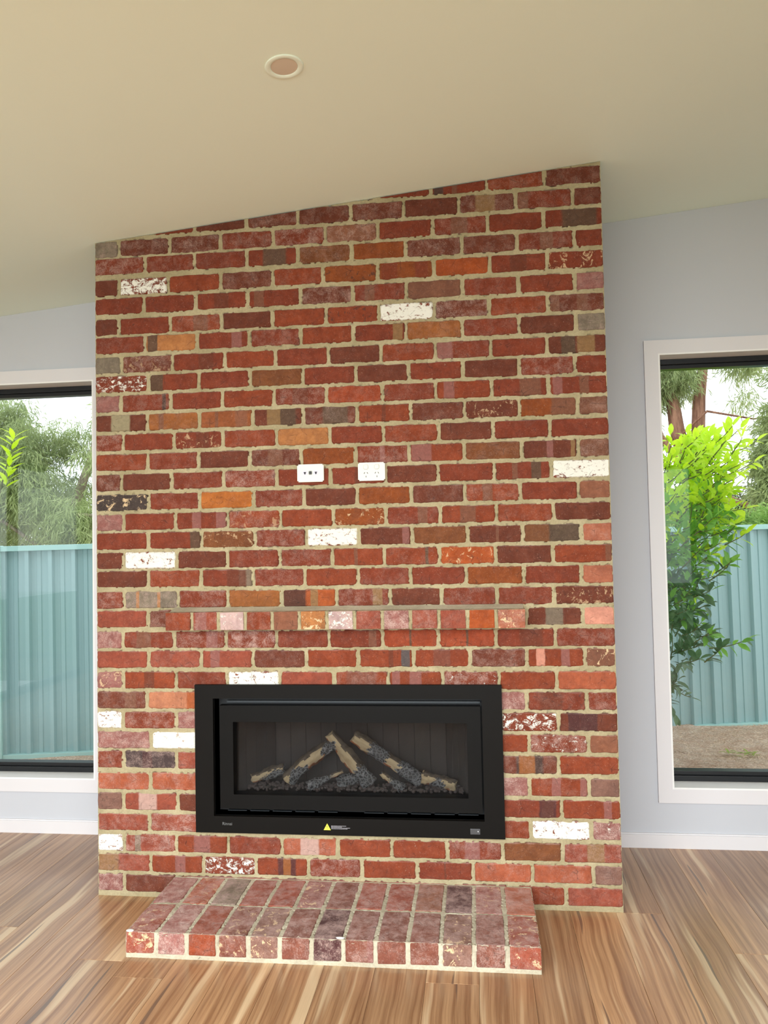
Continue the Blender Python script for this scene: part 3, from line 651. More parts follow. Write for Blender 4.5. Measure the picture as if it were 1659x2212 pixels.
# carcass behind the surround
ring('carcass', (.482, 1.694, .322, .862), (.5225, 1.647, .352, .8395), .0, .10, M_VOID)
fbox('carcass_back', .50, 1.68, .30, .31, .325, .862, M_VOID)
ring('inner_bulkhead', (.5225, 1.647, .352, .8395), (.56, 1.628, .39, .80), .062, .075, M_VOID)
DO = (.545, 1.640, .3775, .807); GI = (.603, 1.584, .4365, .7385)
dr = ring('door', DO, GI, -.004, .030, M_BLK2)
def glass():
    bm = bmesh.new(); add_box(bm, GI[0]-.006-fx, GI[1]+.006-fx, .052, .056, GI[2]-.006-fz, GI[3]+.006-fz)
    obj('glass_pane', bm_mesh(bm, 'glass_pane'), glass_material('smoky_fire_glass', (.74, .73, .72), .12), dr)
glass()
ring('glass_gasket', (.585, 1.602, .42, .757), GI, .030, .046, M_VOID, par=fire)
# top channel bar and lower louvre
fbox('top_bar', .566, 1.640, .035, .050, .812, .820, M_SLAT)
for k in range(11):
    a = .566 + k*.0975
    if k == 5: continue
    fbox('louvre', a, a+.082, .030, .048, .358, .3605, M_SLAT); fbox('louvre', a, a+.082, .038, .052, .3665, .3685, M_SLAT)
# firebox: splayed sides and back of upright liner panels
def panel(p, q, z0, z1, nm='liner_panel'):
    p = Vector((p[0]-fx, p[1]+.02, 0)); q = Vector((q[0]-fx, q[1]+.02, 0)); d = (q-p).normalized(); n = Vector((-d.y, d.x, 0))
    bm = bmesh.new(); a, b = p+d*.0012, q-d*.0012
    vs_ = [bm.verts.new(v) for v in (a+Vector((0,0,z0-fz)), b+Vector((0,0,z0-fz)), b+n*.008+Vector((0,0,z0-fz)), a+n*.008+Vector((0,0,z0-fz)), a+Vector((0,0,z1-fz)), b+Vector((0,0,z1-fz)), b+n*.008+Vector((0,0,z1-fz)), a+n*.008+Vector((0,0,z1-fz)))]
    for f in ((0,3,2,1),(4,5,6,7),(0,1,5,4),(1,2,6,5),(2,3,7,6),(3,0,4,7)): bm.faces.new([vs_[i] for i in f])
    obj(nm, bm_mesh(bm, nm), M_LINER, fire)
BL, BR, BYY = (.711, .285), (1.487, .285), .285
for k in range(11):
    a = BL[0]+(BR[0]-BL[0])*k/11; b = BL[0]+(BR[0]-BL[0])*(k+1)/11; panel((a, BYY), (b, BYY), .39, .80)
for k in range(4):
    t0, t1 = k/4, (k+1)/4
    panel((.588+(BL[0]-.588)*t0, .078+(BYY-.078)*t0), (.588+(BL[0]-.588)*t1, .078+(BYY-.078)*t1), .39, .80)
    panel((BR[0]+(1.600-BR[0])*t0, BYY+(.078-BYY)*t0), (BR[0]+(1.600-BR[0])*t1, BYY+(.078-BYY)*t1), .39, .80)
fbox('firebox_floor', .57, 1.61, .055, .295, .392, .4, M_LINER); fbox('firebox_roof', .57, 1.61, .078, .295, .795, .803, M_VOID)
fbox('burner_tray', .625, 1.565, .085, .26, .4, .422, plain('burner_tray_dark', lin(46, 38, 38), .9, .1, 9), .002)
# maker's name, warning label, receiver window
obj('maker_name', text_mesh('Rinnai', .0175, 'maker_name'), plain('grey_lettering', lin(104, 104, 102), .5), fire, (.5795-fx, -.0023, .321-fz), (math.radians(90), 0, 0))
bm = bmesh.new(); tv = [bm.verts.new((x, y, z)) for y in (0, -.0006) for x, z in ((-.0148, -.0118), (.0148, -.0118), (0, .0148))]
bm.faces.new(tv[:3]); bm.faces.new(tv[3:]); [bm.faces.new((tv[i], tv[(i+1) % 3], tv[3+(i+1) % 3], tv[3+i])) for i in range(3)]
lab = obj('warning_label', bm_mesh(bm, 'warning_label'), plain('yellow_sticker', lin(232, 226, 70), .5), fire, (1.0035-fx, -.0022, .3165-fz))
ex = obj('exclamation_mark', text_mesh('!', .021, 'exclamation_mark'), M_SLOT, lab, (0, -.0010, -.0022), (math.radians(90), 0, 0))
bm = bmesh.new(); rs = random.Random(2)
for i, (z, L_) in enumerate(((.0052, .062), (.0016, .044), (-.0026, .078), (-.0062, .067))):
    x = 0.
    add_box(bm, 0, .006, -.0004, 0, z, z+.0022)
    x = .0075
    while x < L_:
        wl = rs.uniform(.003, .008); add_box(bm, x, min(x+wl, L_), -.0004, 0, z+.0002, z+.0020); x += wl+.0008
obj('warning_text', bm_mesh(bm, 'warning_text'), plain('pale_print', lin(150, 146, 150), .6), fire, (1.0205-fx, -.0021, .3155-fz))
rc = fbox('receiver_window', 1.5885, 1.6285, -.0235, -.0215, .3005, .3225, plain('charcoal_gloss', lin(56, 54, 55), .25), .0006)
bm = bmesh.new(); bmesh.ops.create_uvsphere(bm, u_segments=12, v_segments=8, radius=.0022); obj('indicator', bm_mesh(bm, 'indicator', True), plain('white_dot', lin(235, 235, 235), .4), rc, (1.620-fx, -.0035, .3125-fz))

# ---- ceramic logs: split face to the front, bark on top, charred patches
def log_materials():
    s = NT('split_log_face'); v = s.coord(); n = s.noise(s.vmap(v, sc_=(6, 40, 40)), 1., 5, .7); s.base(s.mix(s.step(n, .3, .7), lin(160, 141, 110), lin(200, 182, 148)), .9); s.bump(n, .5, .004)
    a = s.m; b = bark_material('log_bark', lin(66, 58, 50), lin(104, 92, 78)); c = bark_material('log_under_bark', lin(128, 76, 46), lin(158, 100, 64))
    s = NT('charred_log'); v = s.coord(); n = s.t.nodes.new('ShaderNodeTexVoronoi'); n.inputs['Scale'].default_value = 75; n.feature = 'DISTANCE_TO_EDGE'; s.l(v, n.inputs['Vector'])
    f = s.step(n.outputs['Distance'], 0, .25); s.base(s.mix(f, lin(134, 136, 140), lin(62, 62, 64)), .5); s.bump(f, 1., .004)
    return [a, b, c, s.m]
LM = log_materials()
def log_mesh(L_, r0, r1, seed, chars, bend=0., flat=False):
    """along +x from 0; front face -y split, upper +z bark, lower strip reddish under-bark; chars = [(t centre, half, low/high)]"""
    n, m = 96, 32; V = []; F = []; MI = []; rs = np.random.RandomState(seed); ph = rs.rand(6)*6.28
    for i in range(n+1):
        t = i/n; r = r0+(r1-r0)*t + .0022*math.sin(9*t+ph[0]) + .0012*math.sin(23*t+ph[1])
        for k in range(m):
            a = 2*math.pi*k/m; ca, sa = math.cos(a), math.sin(a)
            q = 1/max(abs(ca)*.95+abs(sa)*.25, abs(sa)*.95+abs(ca)*.3)   # rounded square section
            y, z = ca*r*q*.8, sa*r*q
            jit = 1+.05*math.sin(5*a+11*t+ph[2])+.04*math.sin(17*t*3+ph[3]+a*2)
            V.append((t*L_ + (.006*math.sin(3*a+ph[4]) if i in (0, n) else 0), y*jit, z*jit + bend*math.sin(math.pi*t)))
    def char_at(t, z):
        return any(abs(t-c)/h + max(0, (z/r0-lo))*1. < 1 + .18*math.sin(40*t+z*900) for c, h, lo in chars)
    for i in range(n):
        for k in range(m):
            a = 2*math.pi*(k+.5)/m; t = (i+.5)/n; F.append((i*m+k, i*m+(k+1) % m, (i+1)*m+(k+1) % m, (i+1)*m+k))
            z = math.sin(a)*r0; y = math.cos(a)
            zz = z/r0; mt = 1 if (zz > .52 + .1*math.sin(17*t+ph[4]) or y > .3) else (2 if zz < -.60 + .12*math.sin(14*t+ph[5]) else 0)
            if char_at(t, z) and y < .3: mt = 3
            MI.append(mt)
    V.append((-.002, 0, 0)); V.append((L_+.002, 0, bend*0)); c0, c1 = len(V)-2, len(V)-1
    me = np_mesh('log', V, np.array(F), True, MI)
    bm = bmesh.new(); bm.from_mesh(me); bm.verts.ensure_lookup_table()
    for k in range(m):
        f = bm.faces.new((bm.verts[c0], bm.verts[k], bm.verts[(k+1) % m])); f.material_index = 0 if not flat else 3
        f = bm.faces.new((bm.verts[c1], bm.verts[n*m+(k+1) % m], bm.verts[n*m+k])); f.material_index = 3 if char_at(1., -r0) else 0
    me2 = bm_mesh(bm, 'ceramic_log'); bpy.data.meshes.remove(me); return me2
def ceramic_log(p0, p1, r0, r1, seed, chars, label, roll=0., bend=0., flat=False, group='ceramic logs on the burner bed'):
    p0, p1 = Vector(p0), Vector(p1)
    if p1.x < p0.x: p0, p1, r0, r1, chars = p1, p0, r1, r0, [(1-c, h, lo) for c, h, lo in chars]
    d = p1-p0; me = log_mesh(d.length, r0, r1, seed, chars, bend, flat)
    x = d.normalized(); y = Vector((0, 0, 1)).cross(x).normalized(); z = x.cross(y); R_ = Matrix((x, y, z)).transposed() @ Matrix.Rotation(roll, 3, 'X')
    o = obj('ceramic_log', me, LM, None); o.matrix_world = Matrix.Translation(p0) @ R_.to_4x4(); o['label'] = label; o['category'] = 'log'; o['group'] = group
    return o
ceramic_log((.640, .150, .458), (.778, .165, .498), .020, .026, 1, [(.75, .5, -.5)], 'short ceramic log lying at the far left of the fire bed')
ceramic_log((.798, .150, .453), (1.012, .165, .615), .033, .026, 2, [(.2, .22, -.3), (.88, .16, -.1)], 'long ceramic log leaning up to the right behind the crossed one', bend=.012)
ceramic_log((1.165, .125, .450), (.990, .142, .655), .035, .026, 3, [(.14, .17, .8), (.85, .10, -.8)], 'tallest crossed ceramic log leaning left with a scorched foot')
ceramic_log((1.382, .150, .460), (1.092, .172, .640), .029, .028, 4, [(.12, .2, .9), (.63, .13, .8)], 'long pale ceramic log sloping down to the right with two scorched patches', bend=-.002)
ceramic_log((1.390, .130, .482), (1.528, .120, .450), .026, .024, 5, [(.5, .22, -.2)], 'short ceramic log lying at the far right of the fire bed')
ceramic_log((.898, .110, .440), (1.040, .140, .496), .022, .005, 6, [(.15, .55, .9)], 'small charred splinter log with a pointed pale tip', flat=True)
ceramic_log((1.308, .105, .436), (1.215, .130, .492), .020, .010, 7, [(.1, .5, .9)], 'small charred stub log between the two right-hand logs', flat=True)
ceramic_log((1.020, .160, .440), (1.120, .180, .470), .026, .028, 8, [(.5, .9, 1.)], 'dark rounded log end behind the foot of the crossed log', flat=True)
bm = bmesh.new(); rs = random.Random(4); proto = []
for i in range(430):
    x = rs.uniform(.63, 1.56); y = rs.uniform(.088, .20); r = rs.uniform(.0055, .0095)
    m_ = Matrix.Translation((x-1.1, y, .4225+r*.6+rs.random()*.006)) @ Matrix.Diagonal((r, r*rs.uniform(.8, 1.1), r*rs.uniform(.7, 1.), 1))
    bmesh.ops.create_icosphere(bm, subdivisions=1, radius=1, matrix=m_)
obj('ember_pebbles', bm_mesh(bm, 'ember_pebbles', True), plain('dark_ember_stone', lin(88, 78, 76), .85, .3, 60), None, (1.1, 0, 0), kind='stuff', label='bed of small dark grey ember stones around the ceramic logs', category='stones')

# ------------------------------------------------------------------ wall plates
def rounded_plate(name, w_, h_, d, mat, r=.004, parent=None, loc=None, **pr):
    bm = bmesh.new(); fs = add_box(bm, -w_/2, w_/2, -d, 0, -h_/2, h_/2)
    es = [e for e in bm.edges if abs((e.verts[0].co-e.verts[1].co).y) > d*.5]; bmesh.ops.bevel(bm, geom=es, offset=r, segments=4, affect='EDGES')
    es = [e for e in bm.edges if all(v.co.y < -d+1e-5 for v in e.verts)]; bmesh.ops.bevel(bm, geom=es, offset=min(.0015, d*.4), segments=2, affect='EDGES')
    return obj(name, bm_mesh(bm, name), mat, parent, loc, **pr)
pt = empty('data_outlet', (.955, -.003, 1.780), label='white wall plate with three sockets, left of the pair on the bricks', category='outlet')
rounded_plate('face_plate', .114, .075, .009, M_PLAST, .005, pt)
for dx, k in ((-.0235, 0), (0, 1), (.0235, 0)):
    j = rounded_plate('socket', .0165 if not k else .0155, .0165, .0012, plain('lilac_grey_insert', lin(196, 188, 200), .4) if not k else plain('grey_coax', lin(96, 96, 84), .4), .002, pt, (dx, -.0088, .001))
    bm = bmesh.new()
    if k: bmesh.ops.create_circle(bm, cap_ends=True, segments=20, radius=.0055)
    else: bm.faces.new([bm.verts.new(p) for p in ((-.0055, .004, 0), (-.002, -.0065, 0), (.002, -.0065, 0), (.0055, .004, 0))])
    g = bmesh.ops.extrude_face_region(bm, geom=bm.faces[:]); bmesh.ops.translate(bm, verts=[v for v in g['geom'] if isinstance(v, bmesh.types.BMVert)], vec=(0, 0, .0004))
    obj('socket_opening', bm_mesh(bm, 'socket_opening'), M_SLOT, j, (0, -.0012, 0), (math.radians(90), 0, 0))
pt = empty('power_outlet', (1.2145, -.003, 1.7785), label='white double power point with two switches, right of the pair on the bricks', category='outlet')
rounded_plate('face_plate', .114, .0765, .011, M_PLAST, .005, pt)
for dx in (-.0235, .0225):
    sw = rounded_plate('switch_surround', .0205, .0200, .0008, M_PLASTG, .003, pt, (dx, -.0108, .0195)); rounded_plate('switch', .0185, .0180, .0022, M_PLAST, .0026, sw, (0, -.0004, 0))
    for sx, sz, rt in ((-.0063, -.0055, -.5), (.0063, -.0055, .5), (0, -.0205, 0)):
        bm = bmesh.new(); add_box(bm, -.0012, .0012, -.0006, 0, -.0036, .0036); obj('slot', bm_mesh(bm, 'slot'), M_SLOT, pt, (dx+sx, -.0109, sz), (0, -rt, 0))

# ------------------------------------------------------------------ recessed downlight
dl = empty('downlight', (1.096, -.965, CEILZ(1.096)), (0, -math.atan(.0922), 0), label='round recessed ceiling downlight, switched off', category='light')
def lathe(name, prof, seg, mat, parent, loc=(0, 0, 0)):
    V = []; F = []; n = len(prof)
    for i in range(seg):
        a = 2*math.pi*i/seg
        for r, z in prof: V.append((r*math.cos(a), r*math.sin(a), z))
    for i in range(seg):
        for k in range(n-1): F.append((i*n+k, ((i+1) % seg)*n+k, ((i+1) % seg)*n+k+1, i*n+k+1))
    return obj(name, np_mesh(name, V, F, True), mat, parent, loc)
lathe('trim_ring', [(.0585, -.0002), (.0585, -.0022), (.0560, -.0040), (.050, -.0042), (.0425, -.0030), (.0405, -.0008), (.0405, -.0002)], 64, M_CEIL, dl)
lathe('diffuser', [(.0405, -.0012), (.030, -.0018), (.0002, -.0022)], 48, plain('frosted_diffuser', lin(216, 202, 184), .5, .01, 9), dl)

# ------------------------------------------------------------------ garden
M_SOIL = NT('mulched_soil'); v = M_SOIL.coord(); n1 = M_SOIL.noise(v, 9, 6, .7); n2 = M_SOIL.noise(v, 60, 5, .7)
c = M_SOIL.mix(M_SOIL.step(n1, .3, .7), lin(228, 190, 162), lin(250, 226, 204)); c = M_SOIL.mix(M_SOIL.step(n2, .45, .65), M_SOIL.mix(1., c, (.6, .56, .52), 'MULTIPLY'), c)
M_SOIL.base(c, .95); M_SOIL.bump(n2, 1., .02); M_SOIL = M_SOIL.m
def ground():
    nx, ny = 150, 90; x = np.linspace(-14, 17, nx)[:, None]*np.ones((1, ny)); y = (YB+.2 + (np.linspace(0, 1, ny)**2.2)*28)[None, :]*np.ones((nx, 1))
    z = -.246 + .0154*np.clip(x, -4, 6) + (vnoise(x, y, .5, 61)-.5)*.03 + (vnoise(x, y, .12, 62)-.5)*.02
    idx = np.arange(nx*ny).reshape(nx, ny); F = np.stack([idx[:-1, :-1], idx[1:, :-1], idx[1:, 1:], idx[:-1, 1:]], -1).reshape(-1, 4)
    obj('garden_ground', np_mesh('garden_ground', np.stack([x, y, z], -1).reshape(-1, 3), F, True), M_SOIL, kind='structure')
ground()
GZf = lambda x: -.246 + .0154*max(-4, min(6, x))
box('lawn', -14, 17, -24, YR-.2, -.35, -.16, plain('lawn_green', lin(92, 128, 62), .95, .2, 4), None, kind='structure')
# bark chips and straw lying on the soil
def mulch():
    N = 5200; r = np.random.RandomState(8); x = r.uniform(2.4, 4.6, N); y = r.uniform(1.6, 3.74, N) + .17*(x-2.4)*.8; z = -.246+.0154*x + .004 + r.rand(N)*.014
    L_ = r.uniform(.008, .045, N)*(1+2.2*(r.rand(N) > .95)); wd = r.uniform(.0015, .006, N); a = r.rand(N)*6.28; b = r.normal(0, .3, N)
    d = np.stack([np.cos(a)*np.cos(b), np.sin(a)*np.cos(b), np.sin(b)], -1)*L_[:, None]/2; s_ = np.stack([-np.sin(a), np.cos(a), np.zeros(N)], -1)*wd[:, None]/2
    u = np.zeros((N, 3)); u[:, 2] = wd*.5; p = np.stack([x, y, z], -1)
    V = np.stack([p-d-s_, p-d+s_, p+d+s_, p+d-s_, p-d+u, p+d+u], 1).reshape(-1, 3); k = (np.arange(N)*6)[:, None]
    F = np.concatenate([k+np.array([[0, 4, 5, 3]]), k+np.array([[4, 1, 2, 5]]), k+np.array([[0, 3, 2, 1]])])
    obj('bark_mulch', np_mesh('bark_mulch', V, F), leaf_material('dry_bark_chips', lin(150, 114, 88), lin(246, 220, 190), .05, 9), kind='stuff', label='loose bark chips and straw over the soil by the right-hand fence', category='mulch')
mulch()

# fence: teal corrugated steel sheets between posts, capping rail and foot rail
M_TEAL = plain('teal_sheet_steel', lin(144, 174, 175), .42, .05, 1.5); M_TEAL2 = plain('teal_rail_steel', lin(158, 196, 190), .4, .03, 2)
FA = math.atan(.17); FO = Vector((-2.385, 3.0, -.288)); FH = 1.803
fence = empty('steel_fence', FO, (0, -.0095, FA), label='teal corrugated steel boundary fence behind both windows', category='fence')
def sheet(wd):
    per = .195; prof = [(0, 0), (.030, 0), (.040, .040), (.082, .040), (.088, .033), (.120, .033), (.126, .040), (.180, .040), (.193, .0)]
    xs = []; x = 0
    while x < wd: xs += [(x+a, b) for a, b in prof if x+a < wd]; x += per
    xs.append((wd, .0)); bm = bmesh.new(); lo = [bm.verts.new((a, b, .03)) for a, b in xs]; hi = [bm.verts.new((a, b, FH-.03)) for a, b in xs]
    lo2 = [bm.verts.new((a, b+.0015, .03)) for a, b in xs]; hi2 = [bm.verts.new((a, b+.0015, FH-.03)) for a, b in xs]
    for i in range(len(xs)-1):
        bm.faces.new((lo[i], lo[i+1], hi[i+1], hi[i])); bm.faces.new((lo2[i+1], lo2[i], hi2[i], hi2[i+1]))
    return bm_mesh(bm, 'corrugated_sheet')
SH = sheet(.78)
for b in range(-2, 5):
    x0 = b*2.40
    fb = lambda nm, xa, xb, ya, yb, za, zb: box(nm, xa, xb, ya, yb, za, zb, M_TEAL2, fence, .002)
    fb('fence_post', x0-.028, x0+.028, -.03, .05, -.10, FH+.004)
    fb('top_rail', x0+.028, x0+2.372, -.022, .046, FH-.045, FH); fb('bottom_rail', x0+.028, x0+2.372, -.018, .046, 0, .045)
    for k in range(3): obj('corrugated_sheet', SH, M_TEAL, fence, (x0+.029+k*.780, 0, 0))

# leaves
def leaf_mesh(name, L_=.085, wd=.036, fold=.25):
    V = [(0, 0, 0)]; F = []; ts = (.22, .5, .78)
    ws = (.75, 1., .62)
    for t, w_ in zip(ts, ws): V += [(-w_*wd/2, t*L_, fold*w_*wd/2 - .010*t*t), (0, t*L_, -.010*t*t), (w_*wd/2, t*L_, fold*w_*wd/2 - .010*t*t)]
    V.append((0, L_, -.016)); bm = bmesh.new(); v = [bm.verts.new(p) for p in V]
    for f in ((0,2,1),(0,3,2),(1,2,5,4),(2,3,6,5),(4,5,8,7),(5,6,9,8),(7,8,10),(8,9,10)): bm.faces.new([v[i] for i in f])
    me = bpy.data.meshes.new(name); bm.to_mesh(me); bm.free()
    for p in me.polygons: p.use_smooth = True
    return me
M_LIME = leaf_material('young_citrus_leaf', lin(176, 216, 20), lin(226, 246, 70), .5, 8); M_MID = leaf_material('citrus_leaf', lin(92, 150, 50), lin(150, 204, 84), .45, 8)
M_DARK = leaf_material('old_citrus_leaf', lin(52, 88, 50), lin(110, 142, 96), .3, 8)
M_TWIG = bark_material('citrus_twig', lin(84, 88, 48), lin(112, 116, 66)); M_BARK = bark_material('brown_bark', lin(86, 66, 52), lin(130, 104, 82))
def citrus_bush():
    t = empty('citrus_bush', (2.82, 2.75, GZf(2.82)), label='leafy citrus bush with lime-green new growth outside the right-hand window', category='bush'); o0 = t.location.copy()
    r = random.Random(21)
    def xr(z):      # right-hand outline at y = 2.8, height z
        pts = ((.2, 3.06), (.30, 3.12), (.52, 3.18), (.62, 3.36), (.75, 3.40), (.82, 3.22), (1.05, 3.34), (1.3, 3.46), (1.55, 3.50), (1.8, 3.48), (2.0, 3.52), (2.15, 3.56), (2.3, 3.56), (2.42, 3.36), (2.5, 3.05))
        for (a, b), (c_, d) in zip(pts, pts[1:]):
            if a <= z <= c_: return b+(d-b)*(z-a)/(c_-a)
        return 3.0
    bm = bmesh.new(); add_tube(bm, [(0, 0, -.1), (.03, 0, .5), (.06, .02, 1.1), (.1, .0, 1.6), (.16, 0, 2.05)], [.035, .03, .024, .018, .009], 8)
    twigs = []
    def twig(p, d, n, L_, sz):
        pts = [Vector(p)]; d = Vector(d).normalized(); q = Vector(p)
        for i in range(5): q = q + d*L_/5; d = (d + Vector((r.uniform(-.15, .15), r.uniform(-.15, .15), r.uniform(-.05, .16)))).normalized(); pts.append(q.copy())
        add_tube(bm, [x-o0 for x in pts], [.005, .0045, .004, .0035, .003, .002], 5, False)
        for i in range(n):
            s_ = (i+.5)/n*4.99; k = int(s_); x = pts[k].lerp(pts[k+1], s_-k); dr_ = (pts[k+1]-pts[k]).normalized()
            side = dr_.cross(Vector((r.uniform(-1, 1), r.uniform(-1, 1), r.uniform(-1, 1)))).normalized()
            yv = (dr_*.55 + side*r.uniform(.6, 1.1) + Vector((0, 0, r.uniform(-.25, .2)))).normalized(); twigs.append((x, yv, sz*r.uniform(.7, 1.15)))
        twigs.append((pts[-1], d, sz))
    for i in range(430):
        z = r.uniform(.25, 2.14) if r.random() < .72 else r.uniform(1.45, 2.14)
        if z < .55 and r.random() < .45: continue
        X1 = xr(z)-.12; x = r.uniform(2.55, X1) if r.random() < .65 else r.uniform(max(2.6, X1-.22), X1); y = 2.8+r.uniform(-.42, .38)
        d = Vector((x-2.85, (y-2.8)*1.2, .12+.35*(z > 2.0))) + Vector((r.uniform(-.25, .25), r.uniform(-.25, .25), r.uniform(-.1, .35)))
        twig((x, y, z), d, 8, r.uniform(.12, .2), 1.)
    for p, d in (((3.44, 2.7, 2.06), (1, -.1, .26)), ((3.42, 2.72, 1.9), (1, 0, .4)), ((3.32, 2.75, .66), (1, -.2, .12)), ((3.35, 2.7, 1.72), (.8, -.1, .9))): twig(p, d, 9, .27, 1.05)
    for p, d in (((2.98, 2.7, .5), (.6, 0, -.9)), ((3.02, 2.75, .42), (.5, .1, -.6)), ((2.98, 2.7, .36), (.4, .1, -.9))): twig(p, d, 7, .2, .9)
    obj('branches', bm_mesh(bm, 'branches', True), M_TWIG, t)
    LMs = [leaf_mesh('leaf', .095, .043), leaf_mesh('leaf', .105, .046, .1), leaf_mesh('leaf', .085, .04, .5)]
    cam = Vector((1.635, -3.228, 1.48)); ent = []
    for x, yv, sz in twigs:
        n_ = Vector((r.uniform(-.6, .6), r.uniform(-.9, .2), 1.)); xa = yv.cross(n_).normalized(); za = xa.cross(yv)
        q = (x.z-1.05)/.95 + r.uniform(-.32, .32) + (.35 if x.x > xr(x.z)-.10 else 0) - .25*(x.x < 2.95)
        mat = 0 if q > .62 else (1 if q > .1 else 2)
        ent.append(((x-cam).length - (x.x > 2.9)*.6, x, Matrix((xa, yv, za)).transposed(), sz, mat))
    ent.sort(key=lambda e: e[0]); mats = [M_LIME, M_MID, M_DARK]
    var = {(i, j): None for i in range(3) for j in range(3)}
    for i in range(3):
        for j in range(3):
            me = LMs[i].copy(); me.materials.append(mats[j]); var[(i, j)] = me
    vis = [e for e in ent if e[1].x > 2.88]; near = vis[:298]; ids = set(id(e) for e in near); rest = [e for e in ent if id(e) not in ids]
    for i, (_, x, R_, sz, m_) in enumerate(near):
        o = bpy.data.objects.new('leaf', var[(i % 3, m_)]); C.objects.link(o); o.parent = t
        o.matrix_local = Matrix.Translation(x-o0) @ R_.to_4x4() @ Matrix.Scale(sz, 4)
    me0 = LMs[0]; BV = np.array([v.co[:] for v in me0.vertices]); polys = [list(p.vertices) for p in me0.polygons]
    tris = []
    for p in polys: tris += [(p[0], p[i], p[i+1]) for i in range(1, len(p)-1)]
    tris = np.array(tris); V = []; F = []; MI = []
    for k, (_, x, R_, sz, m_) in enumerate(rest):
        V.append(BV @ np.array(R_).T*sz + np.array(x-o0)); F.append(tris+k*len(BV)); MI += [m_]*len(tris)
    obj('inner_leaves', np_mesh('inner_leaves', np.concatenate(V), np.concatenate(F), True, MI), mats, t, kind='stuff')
citrus_bush()

def foliage(name, parent, clusters, n, Ls, wd, droop, mat, seed):
    """many narrow leaves in drooping sprays; clusters = (x, y, z, rx, ry, rz, weight) relative to parent"""
    r = np.random.RandomState(seed); cl = np.array(clusters, float); pr = cl[:, 6]/cl[:, 6].sum(); ci = r.choice(len(cl), n, p=pr)
    ns = n//9; sc_i = r.choice(len(cl), ns, p=pr); q = r.normal(0, 1, (ns, 3)); q /= np.linalg.norm(q, axis=1)[:, None]; q *= (r.rand(ns)**.42)[:, None]
    spray = cl[sc_i, :3] + q*cl[sc_i, 3:6]; sd = r.normal(0, 1, (ns, 3)); sd[:, 2] -= droop*1.6; sd /= np.linalg.norm(sd, axis=1)[:, None]
    si = np.arange(n) % ns; t = (np.arange(n)//ns)/9.; base = spray[si] + sd[si]*(t*Ls*2.2)[:, None] + r.normal(0, Ls*.12, (n, 3))
    d = sd[si] + r.normal(0, .45, (n, 3)); d[:, 2] -= droop*.35; d /= np.linalg.norm(d, axis=1)[:, None]
    L_ = (Ls*r.uniform(.6, 1.3, n))[:, None]; s_ = np.cross(d, r.normal(0, 1, (n, 3))); s_ /= np.linalg.norm(s_, axis=1)[:, None]; s_ *= (wd*r.uniform(.6, 1.3, n))[:, None]
    V = np.stack([base, base+d*L_*.45+s_, base+d*L_, base+d*L_*.45-s_], 1).reshape(-1, 3); F = np.arange(n*4).reshape(-1, 4)
    return obj(name, np_mesh(name, V, F), mat, parent, kind='stuff')
def tree(name, loc, label, cat, trunks, clusters, n, Ls, wd, droop, lmat, bmat, seed, group=None):
    t = empty(name, loc, label=label, category=cat)
    if group: t['group'] = group
    if trunks:
        bm = bmesh.new()
        for pts, rd in trunks: add_tube(bm, pts, rd, 9)
        obj('trunk', bm_mesh(bm, 'trunk', True), bmat, t)
    foliage('foliage', t, clusters, n, Ls, wd, droop, lmat, seed); return t
M_OLIVE = leaf_material('olive_foliage', lin(120, 138, 88), lin(198, 212, 150), .5, 1.2); M_GREEN = leaf_material('fresh_foliage', lin(116, 160, 80), lin(196, 222, 130), .5, 1.2)
M_DEEP = leaf_material('deep_foliage', lin(56, 66, 42), lin(122, 130, 84), .45, 1.2); M_BLUEG = leaf_material('blue_green_foliage', lin(110, 166, 120), lin(176, 220, 172), .5, 1.2)
M_RED = bark_material('reddish_stringy_bark', lin(118, 76, 60), lin(178, 132, 108)); M_GBARK = bark_material('grey_bark', lin(116, 106, 88), lin(170, 158, 136))
R3 = random.Random(77)
def blobs(x0, x1, z0, z1, y0, y1, n, r0, r1, keep=None):
    out = []
    while len(out) < n:
        x, z = R3.uniform(x0, x1), R3.uniform(z0, z1)
        if keep and not keep(x, z): continue
        q = R3.uniform(r0, r1); out.append((x, R3.uniform(y0, y1), z, q, q, q*.9, q*q))
    return out
# weeping tree seen through the left window (y 5.6 .. 7)
X0, Y0 = -3.6, 6.2
g = lambda L_: [tuple(a-b for a, b in zip(q[:3], (X0, Y0, -.35)))+q[3:] for q in L_]
cl = g(blobs(-5.6, -2.6, 1.2, 3.35, 5.7, 6.9, 60, .20, .42, lambda x, z: not (x > -3.6 and 2.15 < z < 2.45) and z < 3.45-.25*(x > -3.5) and (z > 2.05 or R3.random() < .3)))
tree('weeping_tree', (X0, Y0, -.35), 'weeping grey-green tree filling the left window above the fence', 'tree',
     [([(0, 0, -.2), (.1, 0, 1.2), (.05, 0, 2.1), (.35, .1, 3.0), (.5, .1, 3.6)], [.13, .11, .08, .05, .02]), ([(.05, 0, 1.9), (-.4, -.1, 2.5), (-.8, 0, 3.3)], [.06, .045, .015]),
      ([(.08, 0, 1.6), (.5, -.5, 2.25), (.9, -.6, 2.2), (1.2, -.6, 1.9)], [.03, .022, .016, .008]), ([(0, -.1, 1.7), (-.5, -.5, 2.2), (-1.1, -.5, 1.9)], [.03, .022, .01])],
     cl, 90000, .12, .0058, 1.0, M_OLIVE, M_GBARK, 41)
cl = [(x, y, z, .35, .3, .4, 1) for x, y, z in ((-1.2, .4, .9), (-.5, .4, .8), (.2, .5, .95), (.9, .4, .9), (1.5, .4, .8), (-1.8, .4, .9))]
